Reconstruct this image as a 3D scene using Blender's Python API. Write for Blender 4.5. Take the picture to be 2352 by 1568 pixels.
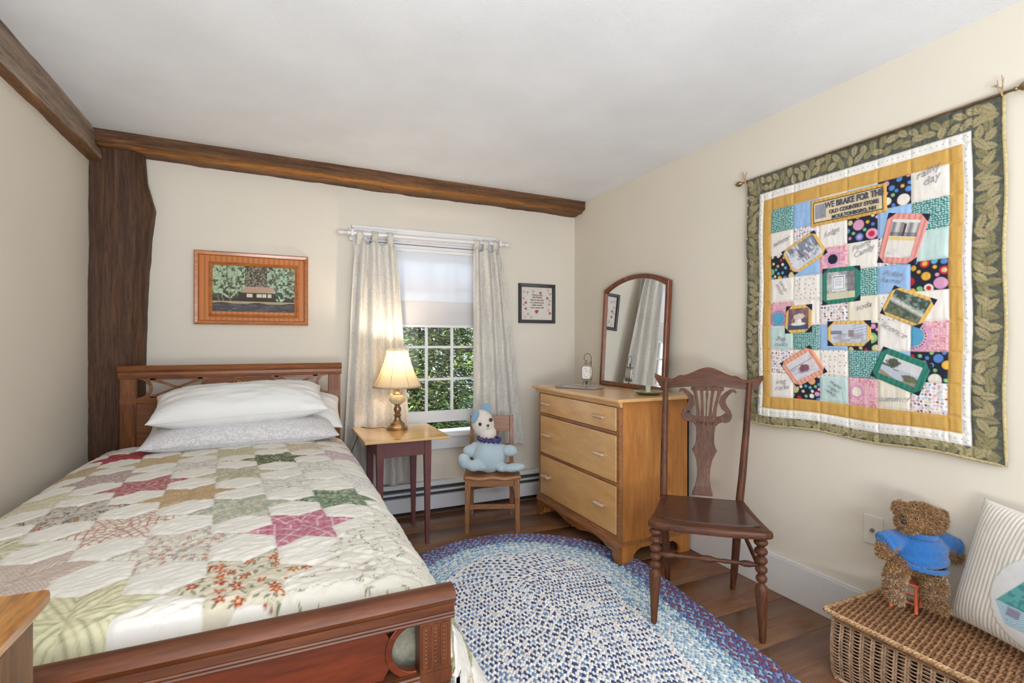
import bpy, bmesh, math, random
import numpy as np
from mathutils import Matrix, Vector
R = math.radians
rnd = random.Random(7)
for o in list(bpy.data.objects): bpy.data.objects.remove(o, do_unlink=True)
scene = bpy.context.scene
COL = scene.collection

def L(r, g, b):
    def f(c):
        c /= 255.0
        return c/12.92 if c <= .04045 else ((c+.055)/1.055)**2.4
    return (f(r), f(g), f(b))

# ------------------------------------------------------------------ camera
cd = bpy.data.cameras.new('camera'); cam = bpy.data.objects.new('camera', cd); COL.objects.link(cam)
cam.location = (0, 0, 1.18); cam.rotation_euler = (R(90), 0, R(-24.6))
cd.sensor_width = 36; cd.lens = 36*1165/2352; cd.shift_y = 2.5/2352; cd.clip_start = .02
scene.camera = cam
# ------------------------------------------------------------------ exposure
vs = scene.view_settings
vs.view_transform = 'Standard'; vs.look = 'None'; vs.gamma = 1; vs.use_curve_mapping = False; vs.exposure = -0.10
# ------------------------------------------------------------------ world: bright hazy sky
world = bpy.data.worlds.new('sky'); scene.world = world; world.use_nodes = True
bg = world.node_tree.nodes['Background']; bg.inputs[0].default_value = (*L(205, 222, 250), 1); bg.inputs[1].default_value = 4.5
# ------------------------------------------------------------------ lights
def light(name, kind, loc, energy, color=(1, 1, 1), rot=(0, 0, 0), **kw):
    d = bpy.data.lights.new(name, kind); d.energy = energy; d.color = color
    for k, v in kw.items(): setattr(d, k, v)
    o = bpy.data.objects.new(name, d); COL.objects.link(o); o.location = loc; o.rotation_euler = rot
    return o
def aim(v): return Vector(v).to_track_quat('-Z', 'Y').to_euler()
light('sun', 'SUN', (4, 8, 8), 7.5, L(255, 244, 225), aim((.75, .28, -.62)), angle=R(1.0))
# added fill light behind the camera, set in front of the unseen front wall
light('rear_fill', 'AREA', (.9, -1.40, 1.40), 30, (.95, .98, 1.0), aim((-.22, 1, 0.04)), shape='RECTANGLE', size=2.4, size_y=1.3)
# daylight of the window in view, from the open sky outside
light('sky_daylight', 'AREA', (.95, 4.35, 3.1), 115, L(212, 226, 250), aim((-.02, -1.25, -1.55)), shape='RECTANGLE', size=1.6, size_y=1.2)
# added fill light behind the camera, aimed up to brighten the ceiling
light('ceiling_fill', 'AREA', (-.05, -1.0, .60), 92, (.92, .965, 1.0), (math.pi-.34, .05, 0), shape='DISK', size=1.0)

# ------------------------------------------------------------------ objects
def props(o, label=None, cat=None, group=None, kind=None):
    if label: o['label'] = label
    if cat: o['category'] = cat
    if group: o['group'] = group
    if kind: o['kind'] = kind
    return o
def thing(name, label, cat, loc=(0, 0, 0), rotz=0, group=None, kind=None):
    o = bpy.data.objects.new(name, None); COL.objects.link(o)
    o.location = loc; o.rotation_euler = (0, 0, rotz); o.empty_display_size = .05
    return props(o, label, cat, group, kind)
def root_matrix(p):
    while p.parent: p = p.parent
    return Matrix.Translation(p.location) @ p.rotation_euler.to_matrix().to_4x4()

def finish(name, me, mat, parent=None, smooth=35, label=None, local=False, bevel=0, subsurf=0):
    if mat is not None:
        for m in (mat if isinstance(mat, (list, tuple)) else [mat]): me.materials.append(m)
    if parent is not None and not local:
        me.transform(root_matrix(parent).inverted())
    o = bpy.data.objects.new(name, me); COL.objects.link(o)
    if parent is not None: o.parent = parent
    if smooth:
        me.polygons.foreach_set('use_smooth', [True]*len(me.polygons))
        if smooth < 180:
            me.set_sharp_from_angle(angle=R(smooth))
    if bevel:
        b = o.modifiers.new('bevel', 'BEVEL'); b.width = bevel; b.segments = 2; b.limit_method = 'ANGLE'; b.angle_limit = R(40)
        b.harden_normals = False
    if subsurf:
        s = o.modifiers.new('sub', 'SUBSURF'); s.levels = subsurf; s.render_levels = subsurf
    if label: o['label'] = label
    return o

class MB:
    def __init__(s): s.v = []; s.f = []
    def add(s, vs_, fs, T=None):
        b = len(s.v)
        if T is not None: vs_ = [T @ Vector(p) for p in vs_]
        s.v += [tuple(p) for p in vs_]; s.f += [tuple(i+b for i in f) for f in fs]; return s
    def box(s, x0, x1, y0, y1, z0, z1, T=None):
        v = [(x0,y0,z0),(x1,y0,z0),(x1,y1,z0),(x0,y1,z0),(x0,y0,z1),(x1,y0,z1),(x1,y1,z1),(x0,y1,z1)]
        return s.add(v, [(3,2,1,0),(4,5,6,7),(0,1,5,4),(1,2,6,5),(2,3,7,6),(3,0,4,7)], T)
    def bar(s, p, q, w0, d0, w1=None, d1=None, up=(0, 1, 0)):
        """rectangular bar from p to q, width along side axis, depth along up-ish axis"""
        w1 = w0 if w1 is None else w1; d1 = d0 if d1 is None else d1
        p = Vector(p); q = Vector(q); t = (q-p).normalized(); u = Vector(up); a = t.cross(u).normalized(); c = a.cross(t).normalized()
        v = []
        for o, w, d in ((p, w0, d0), (q, w1, d1)):
            for i, j in ((-1,-1),(1,-1),(1,1),(-1,1)): v.append(o + a*(w/2*i) + c*(d/2*j))
        return s.add(v, [(3,2,1,0),(4,5,6,7),(0,1,5,4),(1,2,6,5),(2,3,7,6),(3,0,4,7)])
    def tube(s, path, r, n=8, cap=True, closed=False, flat=1.0, up=None):
        P = [Vector(p) for p in path]; m = len(P)
        rs = r if isinstance(r, (list, tuple)) else [r]*m
        v = []; pa = None
        for i in range(m):
            if closed: t = (P[(i+1) % m]-P[i-1])
            else: t = P[min(i+1, m-1)]-P[max(i-1, 0)]
            if t.length < 1e-9: t = Vector((0, 0, 1))
            t.normalize()
            if up is not None: a = t.cross(Vector(up))
            elif pa is None:
                a = t.cross(Vector((0, 0, 1)) if abs(t.z) < .9 else Vector((1, 0, 0)))
            else: a = pa - t*pa.dot(t)
            if a.length < 1e-6: a = t.orthogonal()
            a.normalize(); pa = a; b = t.cross(a)
            for k in range(n):
                th = 2*math.pi*k/n
                v.append(P[i] + a*(math.cos(th)*rs[i]) + b*(math.sin(th)*rs[i]*flat))
        f = []
        for i in range(m if closed else m-1):
            j = (i+1) % m
            for k in range(n):
                l = (k+1) % n
                f.append((i*n+k, i*n+l, j*n+l, j*n+k))
        if cap and not closed:
            f.append(tuple(range(n-1, -1, -1))); f.append(tuple(range((m-1)*n, m*n)))
        return s.add(v, f)
    def lathe(s, prof, c=(0, 0, 0), n=24, T=None, cap=True):
        v = []; f = []
        M_ = Matrix.Translation(c) if T is None else T
        for (r, z) in prof:
            for k in range(n):
                th = 2*math.pi*k/n; v.append((r*math.cos(th), r*math.sin(th), z))
        m = len(prof)
        for i in range(m-1):
            for k in range(n):
                l = (k+1) % n
                f.append((i*n+k, i*n+l, (i+1)*n+l, (i+1)*n+k))
        if cap: f.append(tuple(range(n-1, -1, -1))); f.append(tuple(range((m-1)*n, m*n)))
        return s.add(v, f, M_)
    def ball(s, c, r, n=16, m=10, T=None):
        if not isinstance(r, (tuple, list)): r = (r, r, r)
        v = [(0, 0, -1)]; f = []
        for i in range(1, m):
            ph = math.pi*i/m
            for k in range(n):
                th = 2*math.pi*k/n
                v.append((math.sin(ph)*math.cos(th), math.sin(ph)*math.sin(th), -math.cos(ph)))
        v.append((0, 0, 1)); e = len(v)-1
        for k in range(n):
            l = (k+1) % n
            f.append((0, 1+l, 1+k)); f.append((e, 1+(m-2)*n+k, 1+(m-2)*n+l))
            for i in range(m-2): f.append((1+i*n+k, 1+i*n+l, 1+(i+1)*n+l, 1+(i+1)*n+k))
        S_ = Matrix.Translation(c) @ (T if T is not None else Matrix()) @ Matrix.Diagonal((r[0], r[1], r[2], 1))
        return s.add(v, f, S_)
    def prism(s, poly, d0, d1, T=None):
        """polygon in XY, extruded along Z d0..d1"""
        n = len(poly)
        v = [(x, y, d0) for x, y in poly]+[(x, y, d1) for x, y in poly]
        f = [tuple(range(n-1, -1, -1)), tuple(range(n, 2*n))]+[(i, (i+1) % n, n+(i+1) % n, n+i) for i in range(n)]
        return s.add(v, f, T)
    def strip(s, pts, widths, d0, d1, T=None):
        """flat ribbon in the XY plane following pts with widths, extruded d0..d1"""
        m = len(pts); ws = widths if isinstance(widths, (list, tuple)) else [widths]*m
        l = []; r_ = []
        for i in range(m):
            a = Vector(pts[max(i-1, 0)]); b = Vector(pts[min(i+1, m-1)]); t = (b-a).normalized(); nn = Vector((-t.y, t.x))
            p = Vector(pts[i]); l.append(p+nn*ws[i]/2); r_.append(p-nn*ws[i]/2)
        v = [(p.x, p.y, d0) for p in l]+[(p.x, p.y, d0) for p in r_]+[(p.x, p.y, d1) for p in l]+[(p.x, p.y, d1) for p in r_]
        f = []
        for i in range(m-1):
            f += [(i, i+1, m+i+1, m+i), (2*m+i, 3*m+i, 3*m+i+1, 2*m+i+1), (i, 2*m+i, 2*m+i+1, i+1), (m+i, m+i+1, 3*m+i+1, 3*m+i)]
        f += [(0, m, 3*m, 2*m), (m-1, 3*m-1, 4*m-1, 2*m-1)]
        return s.add(v, f, T)
    def surf(s, fn, nu, nv, cu=False):
        v = [fn(i/(nu if cu else nu-1), j/(nv-1)) for j in range(nv) for i in range(nu)]
        f = []
        for j in range(nv-1):
            for i in range(nu if cu else nu-1):
                k = (i+1) % nu; f.append((j*nu+i, j*nu+k, (j+1)*nu+k, (j+1)*nu+i))
        return s.add(v, f)
    def build(s, name, mat, parent=None, **kw):
        me = bpy.data.meshes.new(name); me.from_pydata(s.v, [], s.f); me.validate()
        bm = bmesh.new(); bm.from_mesh(me); bmesh.ops.recalc_face_normals(bm, faces=bm.faces); bm.to_mesh(me); bm.free()
        return finish(name, me, mat, parent, **kw)

def npmesh(name, V, F, mat, parent=None, col=None, **kw):
    """V (n,3) float array, F (m,4) or (m,3) int array, col (n,3) linear"""
    me = bpy.data.meshes.new(name); V = np.asarray(V, np.float32); F = np.asarray(F, np.int32)
    me.vertices.add(len(V)); me.vertices.foreach_set('co', V.ravel())
    k = F.shape[1]
    me.loops.add(F.size); me.loops.foreach_set('vertex_index', F.ravel())
    me.polygons.add(len(F)); me.polygons.foreach_set('loop_start', np.arange(0, F.size, k, dtype=np.int32))
    try: me.polygons.foreach_set('loop_total', np.full(len(F), k, np.int32))
    except Exception: pass
    me.update(calc_edges=True); me.validate()
    if col is not None:
        a = me.color_attributes.new('Col', 'FLOAT_COLOR', 'POINT')
        c = np.ones((len(V), 4), np.float32); c[:, :3] = col; a.data.foreach_set('color', c.ravel())
    return finish(name, me, mat, parent, **kw)
def gridfaces(nu, nv, off=0):
    i, j = np.meshgrid(np.arange(nu-1), np.arange(nv-1)); a = (j*nu+i).ravel()+off
    return np.stack([a, a+1, a+nu+1, a+nu], 1)
def lin(c):
    c = np.asarray(c, float)/255
    return np.where(c <= .04045, c/12.92, ((c+.055)/1.055)**2.4)
def hsh(i, j, k=0.0):
    h = np.sin(i*127.1+j*311.7+k*74.7)*43758.5453
    return h-np.floor(h)
def vnoise(x, y, k=0.0):
    xi = np.floor(x); yi = np.floor(y); u = x-xi; v = y-yi
    u = u*u*(3-2*u); v = v*v*(3-2*v)
    return (hsh(xi, yi, k)*(1-u)+hsh(xi+1, yi, k)*u)*(1-v)+(hsh(xi, yi+1, k)*(1-u)+hsh(xi+1, yi+1, k)*u)*v
def fbm(x, y, k=0.0, o=3):
    s = 0; a = 1; t = 0
    for q in range(o): s = s+a*vnoise(x*2**q, y*2**q, k+q*3.1); t += a; a *= .5
    return s/t
def cells(x, y, size, k=0.0, jit=.8):
    """distance to nearest jittered cell point (in units of size), two random ids, offset"""
    X = x/size; Y = y/size; xi = np.floor(X); yi = np.floor(Y)
    best = np.full(X.shape, 9.0); id1 = np.zeros(X.shape); id2 = np.zeros(X.shape); dx = np.zeros(X.shape); dy = np.zeros(X.shape)
    for a in (-1, 0, 1):
        for b in (-1, 0, 1):
            cx = xi+a; cy = yi+b
            px = cx+.5+(hsh(cx, cy, k+1)-.5)*jit; py = cy+.5+(hsh(cx, cy, k+2)-.5)*jit
            d = np.hypot(X-px, Y-py); m = d < best
            best = np.where(m, d, best); id1 = np.where(m, hsh(cx, cy, k+3), id1); id2 = np.where(m, hsh(cx, cy, k+4), id2)
            dx = np.where(m, X-px, dx); dy = np.where(m, Y-py, dy)
    return best, id1, id2, dx, dy

# ------------------------------------------------------------------ materials
class N:
    def __init__(s, name):
        s.m = bpy.data.materials.new(name); s.m.use_nodes = True; s.t = s.m.node_tree; s.b = s.t.nodes['Principled BSDF']
    def n(s, typ, **kw):
        x = s.t.nodes.new(typ)
        for k, v in kw.items():
            if hasattr(x, k) and k not in x.inputs: setattr(x, k, v)
            else: x.inputs[k].default_value = v
        return x
    def l(s, a, b): s.t.links.new(a, b)
    def coord(s, scale=(1, 1, 1), rot=(0, 0, 0)):
        tc = s.n('ShaderNodeTexCoord'); mp = s.n('ShaderNodeMapping'); mp.inputs['Scale'].default_value = scale
        mp.inputs['Rotation'].default_value = rot; s.l(tc.outputs['Object'], mp.inputs[0]); return mp.outputs[0]
    def noise(s, co, scale, detail=4, rough=.55, dist=0.0):
        x = s.n('ShaderNodeTexNoise'); x.inputs['Scale'].default_value = scale; x.inputs['Detail'].default_value = detail
        x.inputs['Roughness'].default_value = rough; x.inputs['Distortion'].default_value = dist
        if co is not None: s.l(co, x.inputs['Vector'])
        return x.outputs['Fac']
    def ramp(s, fac, stops):
        x = s.n('ShaderNodeValToRGB'); e = x.color_ramp.elements
        while len(e) < len(stops): e.new(.5)
        for i, (p, c) in enumerate(stops): e[i].position = p; e[i].color = (*c, 1)
        s.l(fac, x.inputs[0]); return x.outputs[0]
    def mix(s, fac, a, b, mode='MIX'):
        x = s.n('ShaderNodeMix'); x.data_type = 'RGBA'; x.blend_type = mode
        for v, i in ((fac, 0), (a, 6), (b, 7)):
            if isinstance(v, bpy.types.NodeSocket): s.l(v, x.inputs[i])
            elif i == 0: x.inputs[0].default_value = v
            else: x.inputs[i].default_value = (*v, 1)
        return x.outputs[2]
    def bump(s, h, strength=.3, dist=.002, prev=None):
        x = s.n('ShaderNodeBump'); x.inputs['Strength'].default_value = strength; x.inputs['Distance'].default_value = dist
        s.l(h, x.inputs['Height'])
        if prev is not None: s.l(prev, x.inputs['Normal'])
        s.l(x.outputs[0], s.b.inputs['Normal']); return x.outputs[0]
    def base(s, c):
        if isinstance(c, bpy.types.NodeSocket): s.l(c, s.b.inputs['Base Color'])
        else: s.b.inputs['Base Color'].default_value = (*c, 1)
    def set(s, **kw):
        for k, v in kw.items():
            k = {'rough': 'Roughness', 'metal': 'Metallic', 'spec': 'Specular IOR Level', 'coat': 'Coat Weight', 'coatr': 'Coat Roughness', 'sheen': 'Sheen Weight', 'trans': 'Transmission Weight', 'sss': 'Subsurface Weight'}.get(k, k)
            s.b.inputs[k].default_value = v
        return s

def plain(name, c, rough=.5, metal=0, var=.06, scale=25, bump=0.0, **kw):
    n = N(name); co = n.coord()
    f = n.noise(co, scale, 4)
    a = tuple(max(0, q*(1-var*1.6)) for q in c); b = tuple(min(1, q*(1+var)) for q in c)
    n.base(n.ramp(f, [(.3, a), (.7, b)])); n.set(rough=rough, metal=metal, **kw)
    if bump: n.bump(f, bump, .002)
    return n.m
def wood(name, dark, light_, axis='X', scale=1.0, rough=.35, bump=.12, streak=12, coat=.0, knots=0.0, spec=.5, grain=.55):
    n = N(name)
    sc = {'X': (1.2, streak, streak), 'Y': (streak, 1.2, streak), 'Z': (streak, streak, 1.2)}[axis]
    co = n.coord(tuple(q*scale for q in sc))
    big = n.noise(co, 1.3, 5, .6, 1.2); fine = n.noise(co, 9, 6, .7, .4)
    c1 = n.ramp(big, [(.25, dark), (.5, tuple((a+b)/2 for a, b in zip(dark, light_))), (.75, light_)])
    c2 = n.ramp(fine, [(.35, tuple(q*.62 for q in dark)), (.62, (1, 1, 1))])
    c = n.mix(grain, c1, c2, 'MULTIPLY')
    if knots:
        v = n.n('ShaderNodeTexVoronoi'); v.inputs['Scale'].default_value = 4.5*scale
        n.l(n.coord((1, 1, 1)), v.inputs['Vector'])
        k = n.ramp(v.outputs['Distance'], [(.0, (.12, .06, .03)), (.06, (.35, .2, .1)), (.1, (1, 1, 1))])
        c = n.mix(knots, c, k, 'MULTIPLY')
    n.base(c); n.set(rough=rough, coat=coat, coatr=.15, spec=spec)
    if bump: n.bump(fine, bump, .001)
    return n.m
def attr_mat(name, rough=.85, bumpscale=900, bump=.35, mult=None, sheen=.15, weave=None, dist=.0008):
    n = N(name); a = n.n('ShaderNodeAttribute', attribute_name='Col')
    co = n.coord(); f = n.noise(co, bumpscale, 2)
    c = a.outputs['Color']
    if mult is not None:
        g = n.noise(co, mult[0], 4); c = n.mix(mult[1], c, n.ramp(g, [(.3, (.55, .55, .55)), (.65, (1, 1, 1))]), 'MULTIPLY')
    n.base(c); n.set(rough=rough, sheen=sheen, spec=.25)
    n.bump(f, bump, dist); return n.m

MAT = {}
MAT['wall'] = plain('wall_paint', L(222, 214, 199), .75, var=.012, scale=3, spec=.25)
MAT['ceil'] = None
n = N('ceiling_plaster'); co = n.coord(); f = n.noise(co, 160, 3, .7); g = n.noise(co, 2.2, 4)
n.base(n.ramp(g, [(.35, L(228, 230, 232)), (.65, L(236, 238, 240))])); n.set(rough=.9, spec=.2); n.bump(f, .45, .003); MAT['ceil'] = n.m
MAT['white'] = plain('white_trim_paint', L(226, 225, 224), .38, var=.015, scale=8)
MAT['whiteheat'] = plain('heater_enamel', L(214, 214, 216), .4, var=.01, scale=6)
MAT['dark'] = plain('dark_gap', L(28, 28, 30), .7)
MAT['slot'] = plain('slot_grey', L(74, 76, 74), .7)
MAT['brass'] = plain('aged_brass', L(150, 128, 98), .32, .9, var=.2, scale=30)
MAT['iron'] = plain('wrought_iron', L(52, 44, 36), .5, .6)
n = N('glass_pane'); n.set(rough=.0)
tr = n.n('ShaderNodeBsdfTransparent'); gl = n.n('ShaderNodeBsdfGlossy'); gl.inputs['Roughness'].default_value = .02
fr = n.n('ShaderNodeFresnel'); fr.inputs['IOR'].default_value = 1.35; mx = n.n('ShaderNodeMixShader')
n.l(fr.outputs[0], mx.inputs[0]); n.l(tr.outputs[0], mx.inputs[1]); n.l(gl.outputs[0], mx.inputs[2])
n.l(mx.outputs[0], n.t.nodes['Material Output'].inputs[0]); MAT['glass'] = n.m
def translucent(name, c, amt, rough=.9, bscale=None, b=.3, col=None, emit=None):
    n = N(name); n.set(rough=rough, spec=.2)
    t = n.n('ShaderNodeBsdfTranslucent'); m = n.n('ShaderNodeMixShader'); m.inputs[0].default_value = amt
    if col is None: n.base(c); t.inputs[0].default_value = (*c, 1)
    else:
        s = col(n); n.base(s); n.l(s, t.inputs[0])
    n.l(n.b.outputs[0], m.inputs[1]); n.l(t.outputs[0], m.inputs[2]); n.l(m.outputs[0], n.t.nodes['Material Output'].inputs[0])
    if bscale: n.bump(n.noise(n.coord(bscale), 1, 3), b, .002)
    return n.m
# ================================================================== ROOM SHELL
XL, XR, YB, YF = -.915, 2.15, 3.49, -1.6
CZ = lambda x: 2.27 + .0125*(XR-x)
# floor: wide boards running along the back wall
n = N('floor_pine'); co = n.coord((1.1, 12, 12)); at = n.n('ShaderNodeAttribute', attribute_name='Col')
big = n.noise(co, 1.6, 6, .65, 1.5); fine = n.noise(co, 9, 6, .7, .5)
c1 = n.ramp(big, [(.25, L(108, 72, 49)), (.5, L(134, 92, 63)), (.78, L(154, 110, 78))])
c2 = n.ramp(fine, [(.3, (.45, .4, .36)), (.6, (1, 1, 1))])
c = n.mix(.6, c1, c2, 'MULTIPLY'); c = n.mix(.9, c, at.outputs['Color'], 'MULTIPLY')
wear = n.noise(n.coord((1.5, 3, 1)), 2.3, 6, .65)
c = n.mix(n.ramp(wear, [(.48, (0, 0, 0)), (.75, (.45, .45, .45))]), c, L(150, 124, 104))
vo = n.n('ShaderNodeTexVoronoi'); vo.inputs['Scale'].default_value = 3.0; n.l(n.coord(), vo.inputs['Vector'])
c = n.mix(.85, c, n.ramp(vo.outputs['Distance'], [(.0, (.13, .07, .04)), (.035, (.3, .18, .1)), (.055, (1, 1, 1))]), 'MULTIPLY')
n.base(c); n.set(spec=.5, coat=.18, coatr=.22)
rr = n.n('ShaderNodeMapRange'); n.l(wear, rr.inputs[0]); rr.inputs[3].default_value = .22; rr.inputs[4].default_value = .42; n.l(rr.outputs[0], n.b.inputs['Roughness'])
n.bump(fine, .15, .001); MAT['floor'] = n.m
seams = [3.64, 3.41, 3.11, 2.81, 2.505, 2.21, 1.912, 1.615, 1.375, 1.08, .77, .45, .12, -.2, -.5, -.82, -1.12, -1.45, -1.75]
V = []; F = []; C = []
for k in range(len(seams)-1):
    y1 = seams[k]-.0012; y0 = seams[k+1]+.0012
    q = rnd.uniform(.86, 1.0); cc = (q, q*rnd.uniform(.95, 1), q*rnd.uniform(.9, 1))
    b = len(V)
    for (x, y, z) in [(XL-.15, y0, -.03), (XR+.15, y0, -.03), (XR+.15, y1, -.03), (XL-.15, y1, -.03), (XL-.15, y0, -.002), (XR+.15, y0, -.002), (XR+.15, y1, -.002), (XL-.15, y1, -.002),
                      (XL-.15, y0+.002, 0), (XR+.15, y0+.002, 0), (XR+.15, y1-.002, 0), (XL-.15, y1-.002, 0)]:
        V.append((x, y, z)); C.append(cc)
    F += [[b+i for i in f] for f in [(3,2,1,0),(8,9,10,11),(0,1,5,4),(1,2,6,5),(2,3,7,6),(3,0,4,7),(4,5,9,8),(6,7,11,10)]]
props(npmesh('floor', V, F, MAT['floor'], col=np.array(C), smooth=0), kind='structure')

def struct(name, mb, mat, **kw): return props(mb.build(name, mat, smooth=0, **kw), kind='structure')
W0X, W1X, W0Z, W1Z = .53, 1.36, .52, 1.875
m = MB(); m.box(XL-.15, W0X, YB, YB+.15, -.03, 2.45); m.box(W1X, XR+.15, YB, YB+.15, -.03, 2.45)
m.box(W0X, W1X, YB, YB+.15, -.03, W0Z); m.box(W0X, W1X, YB, YB+.15, W1Z, 2.45); struct('wall_back', m, MAT['wall'])
struct('wall_right', MB().box(XR, XR+.15, YF, YB, -.03, 2.45), MAT['wall'])
struct('wall_left', MB().box(XL-.15, XL, YF, YB, -.03, 2.45), MAT['wall'])
m = MB(); m.box(XL, XR, YF-.15, YF, -.03, .7); m.box(XL, XR, YF-.15, YF, 2.15, 2.45); m.box(XL, -.55, YF-.15, YF, .7, 2.15); m.box(1.95, XR, YF-.15, YF, .7, 2.15)
struct('wall_front', m, MAT['wall'])
w2 = thing('fill_window', None, None, (.7, YF-.05, .7), kind='structure')  # unseen window, added to go with the fill light behind the camera
m = MB(); m.box(-.55, 1.95, YF-.1, YF-.06, .7, .78); m.box(-.55, 1.95, YF-.1, YF-.06, 2.07, 2.15)
for x in (-.55, .24, 1.08, 1.87): m.box(x, x+.08, YF-.1, YF-.06, .78, 2.07)
m.build('window_frame', MAT['white'], w2, smooth=0)
MB().box(-.55, 1.95, YF-.085, YF-.08, .7, 2.15).build('pane', MAT['glass'], w2, smooth=0)
m = MB(); v = []
for z in (0, .12):
    for (x, y) in ((XL, YF), (XR, YF), (XR, YB), (XL, YB)): v.append((x, y, CZ(x)+z))
m.add(v, [(3,2,1,0),(4,5,6,7),(0,1,5,4),(1,2,6,5),(2,3,7,6),(3,0,4,7)]); struct('ceiling', m, MAT['ceil'])
m = MB(); m.box(XR-.018, XR, YF, YB-.075, .0, .168); m.box(XR-.014, XR, YF, YB-.075, .168, .177); struct('baseboard_right', m, MAT['white'], bevel=.002)
struct('baseboard_left', MB().box(XL, XL+.016, YF, YB-.2, 0, .16), MAT['white'])

# ---- hewn timbers
def hewn_mat(name, dark, mid, light_, axis, wane=None):
    n = N(name); st = 16
    sc = {'X': (1.0, st, st), 'Y': (st, 1.0, st), 'Z': (st, st, 1.0)}[axis]
    co = n.coord(sc); f = n.noise(co, 1.4, 7, .68, 1.3); g = n.noise(co, 7, 7, .75, .6)
    at = n.n('ShaderNodeAttribute', attribute_name='Col')
    c = n.ramp(f, [(.25, dark), (.5, mid), (.72, light_)])
    if wane: c = n.mix(at.outputs['Color'], c, n.ramp(f, [(.25, wane[0]), (.7, wane[1])]))
    c = n.mix(.75, c, n.ramp(g, [(.33, (.22, .2, .18)), (.52, (1, 1, 1))]), 'MULTIPLY')
    n.base(c); n.set(rough=.62, spec=.35); n.bump(g, .6, .004); return n.m
def timber(name, label, P0, P1, sect, mat, seed, amp=.006, nl=120, per=8, colfn=None, shape=None):
    """section polygon (a,b) in the plane across the run P0->P1; a,b are world axes given by sect=(axisA,axisB,pts)"""
    A, B, pts = sect; A = Vector(A); B = Vector(B); P0 = Vector(P0); P1 = Vector(P1)
    ring = []
    for i in range(len(pts)):
        p = pts[i]; q = pts[(i+1) % len(pts)]
        for k in range(per): t = k/per; ring.append((p[0]*(1-t)+q[0]*t, p[1]*(1-t)+q[1]*t, i+t))
    m = len(ring); V = []; C = []
    for j in range(nl):
        t = j/(nl-1); c = P0.lerp(P1, t); Ln = (P1-P0).length*t
        for (a, b, e) in ring:
            w1 = float(fbm(np.array(Ln*3.0), np.array(e*1.7), seed))-.5; w2 = float(fbm(np.array(Ln*14.0), np.array(e*2.9), seed+9))-.5
            k = (w1*1.6+w2*.9)*amp*2
            a2, b2 = (a, b) if shape is None else shape(t, a, b)
            V.append(c + A*(a2+k*.8) + B*(b2+k))
            C.append((1, 1, 1) if colfn is None else (colfn(t, e),)*3)
    F = []
    for j in range(nl-1):
        for i in range(m):
            F.append((j*m+i, j*m+(i+1) % m, (j+1)*m+(i+1) % m, (j+1)*m+i))
    b0 = len(V); V.append(P0+A*sum(p[0] for p in pts)/len(pts)+B*sum(p[1] for p in pts)/len(pts)); V.append(P1+A*sum(p[0] for p in pts)/len(pts)+B*sum(p[1] for p in pts)/len(pts)); C += [(0, 0, 0)]*2
    for i in range(m):
        F.append((b0, (i+1) % m, i, i)); F.append((b0+1, (nl-1)*m+i, (nl-1)*m+(i+1) % m, (nl-1)*m+(i+1) % m))
    F4 = [f for f in F if f[2] != f[3]]; F3 = [f[:3] for f in F if f[2] == f[3]]
    me = bpy.data.meshes.new(name); me.from_pydata([tuple(v) for v in V], [], F4+F3)
    a = me.color_attributes.new('Col', 'FLOAT_COLOR', 'POINT')
    cc = np.ones((len(V), 4), np.float32); cc[:, :3] = np.array(C); a.data.foreach_set('color', cc.ravel())
    bm = bmesh.new(); bm.from_mesh(me); bmesh.ops.recalc_face_normals(bm, faces=bm.faces); bm.to_mesh(me); bm.free()
    return props(finish(name, me, mat, smooth=50), kind='structure')
mb_back = hewn_mat('hewn_beam_back', L(62, 42, 27), L(104, 70, 44), L(140, 98, 62), 'X', (L(140, 88, 38), L(206, 144, 76)))
# back beam: section in (Y,Z): front face, waney lower edge
def wcol(t, e):
    return max(0, min(1, 1-abs(e-1.62)/.75))*(.25+.75*math.sin(math.pi*min(1, max(0, t*1.05)))**.6)
timber('trim_1', '', (XL+.002, 3.335, 2.27+.0375), (2.149, 3.335, 2.27), ((0, 1, 0), (0, 0, 1), [(0, .03), (.0, -.058), (.055, -.084), (.2, -.09), (.2, .03)]), mb_back, 3, .0055, 200, 8, wcol)
mb_post = hewn_mat('hewn_post', L(44, 29, 20), L(82, 55, 38), L(116, 80, 54), 'Z')
def pshape(t, a, b):
    # post: narrows at the top right, widest a fifth of the way down, tapers towards the floor
    w = 1.0
    z = t*2.22
    if a > .1:
        xr = np.interp(z, [0, .6, 1.1, 1.5, 1.75, 1.93, 2.0, 2.08, 2.22], [.205, .215, .222, .235, .25, .272, .256, .235, .225])
        a = a/.26*xr
    return a, b
timber('trim_2', '', (XL+.002, 3.345, 0.0), (XL+.002, 3.345, 2.215), ((1, 0, 0), (0, 1, 0), [(0.0, 0), (.21, 0), (.26, .05), (.26, .16), (0, .16)]), mb_post, 11, .005, 160, 7, None, pshape)
mb_side = hewn_mat('hewn_beam_left', L(82, 64, 52), L(150, 130, 112), L(182, 162, 142), 'Y', (L(90, 60, 36), L(140, 100, 62)))
def lshape(t, a, b):
    if t > .5 and b < -.1 and a > 0: a = a+.022*(t-.5)/.5
    if t > .94:
        k = (t-.94)/.06; a = a*(1-.0*k); b = b if b < 0 else b-.06*k*k
    return a, b
timber('trim_3', '', (XL, -1.58, 2.27+.033), (XL, 3.345, 2.27+.033), ((1, 0, 0), (0, 0, 1), [(-.05, -.165), (.022, -.165), (.034, -.15), (.03, .0), (.03, .04), (-.05, .04)]), mb_side, 21, .004, 260, 7, lambda t, e: 1.0 if (e < 1.6 or e > 5.9) else 0.0, lshape)
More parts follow.
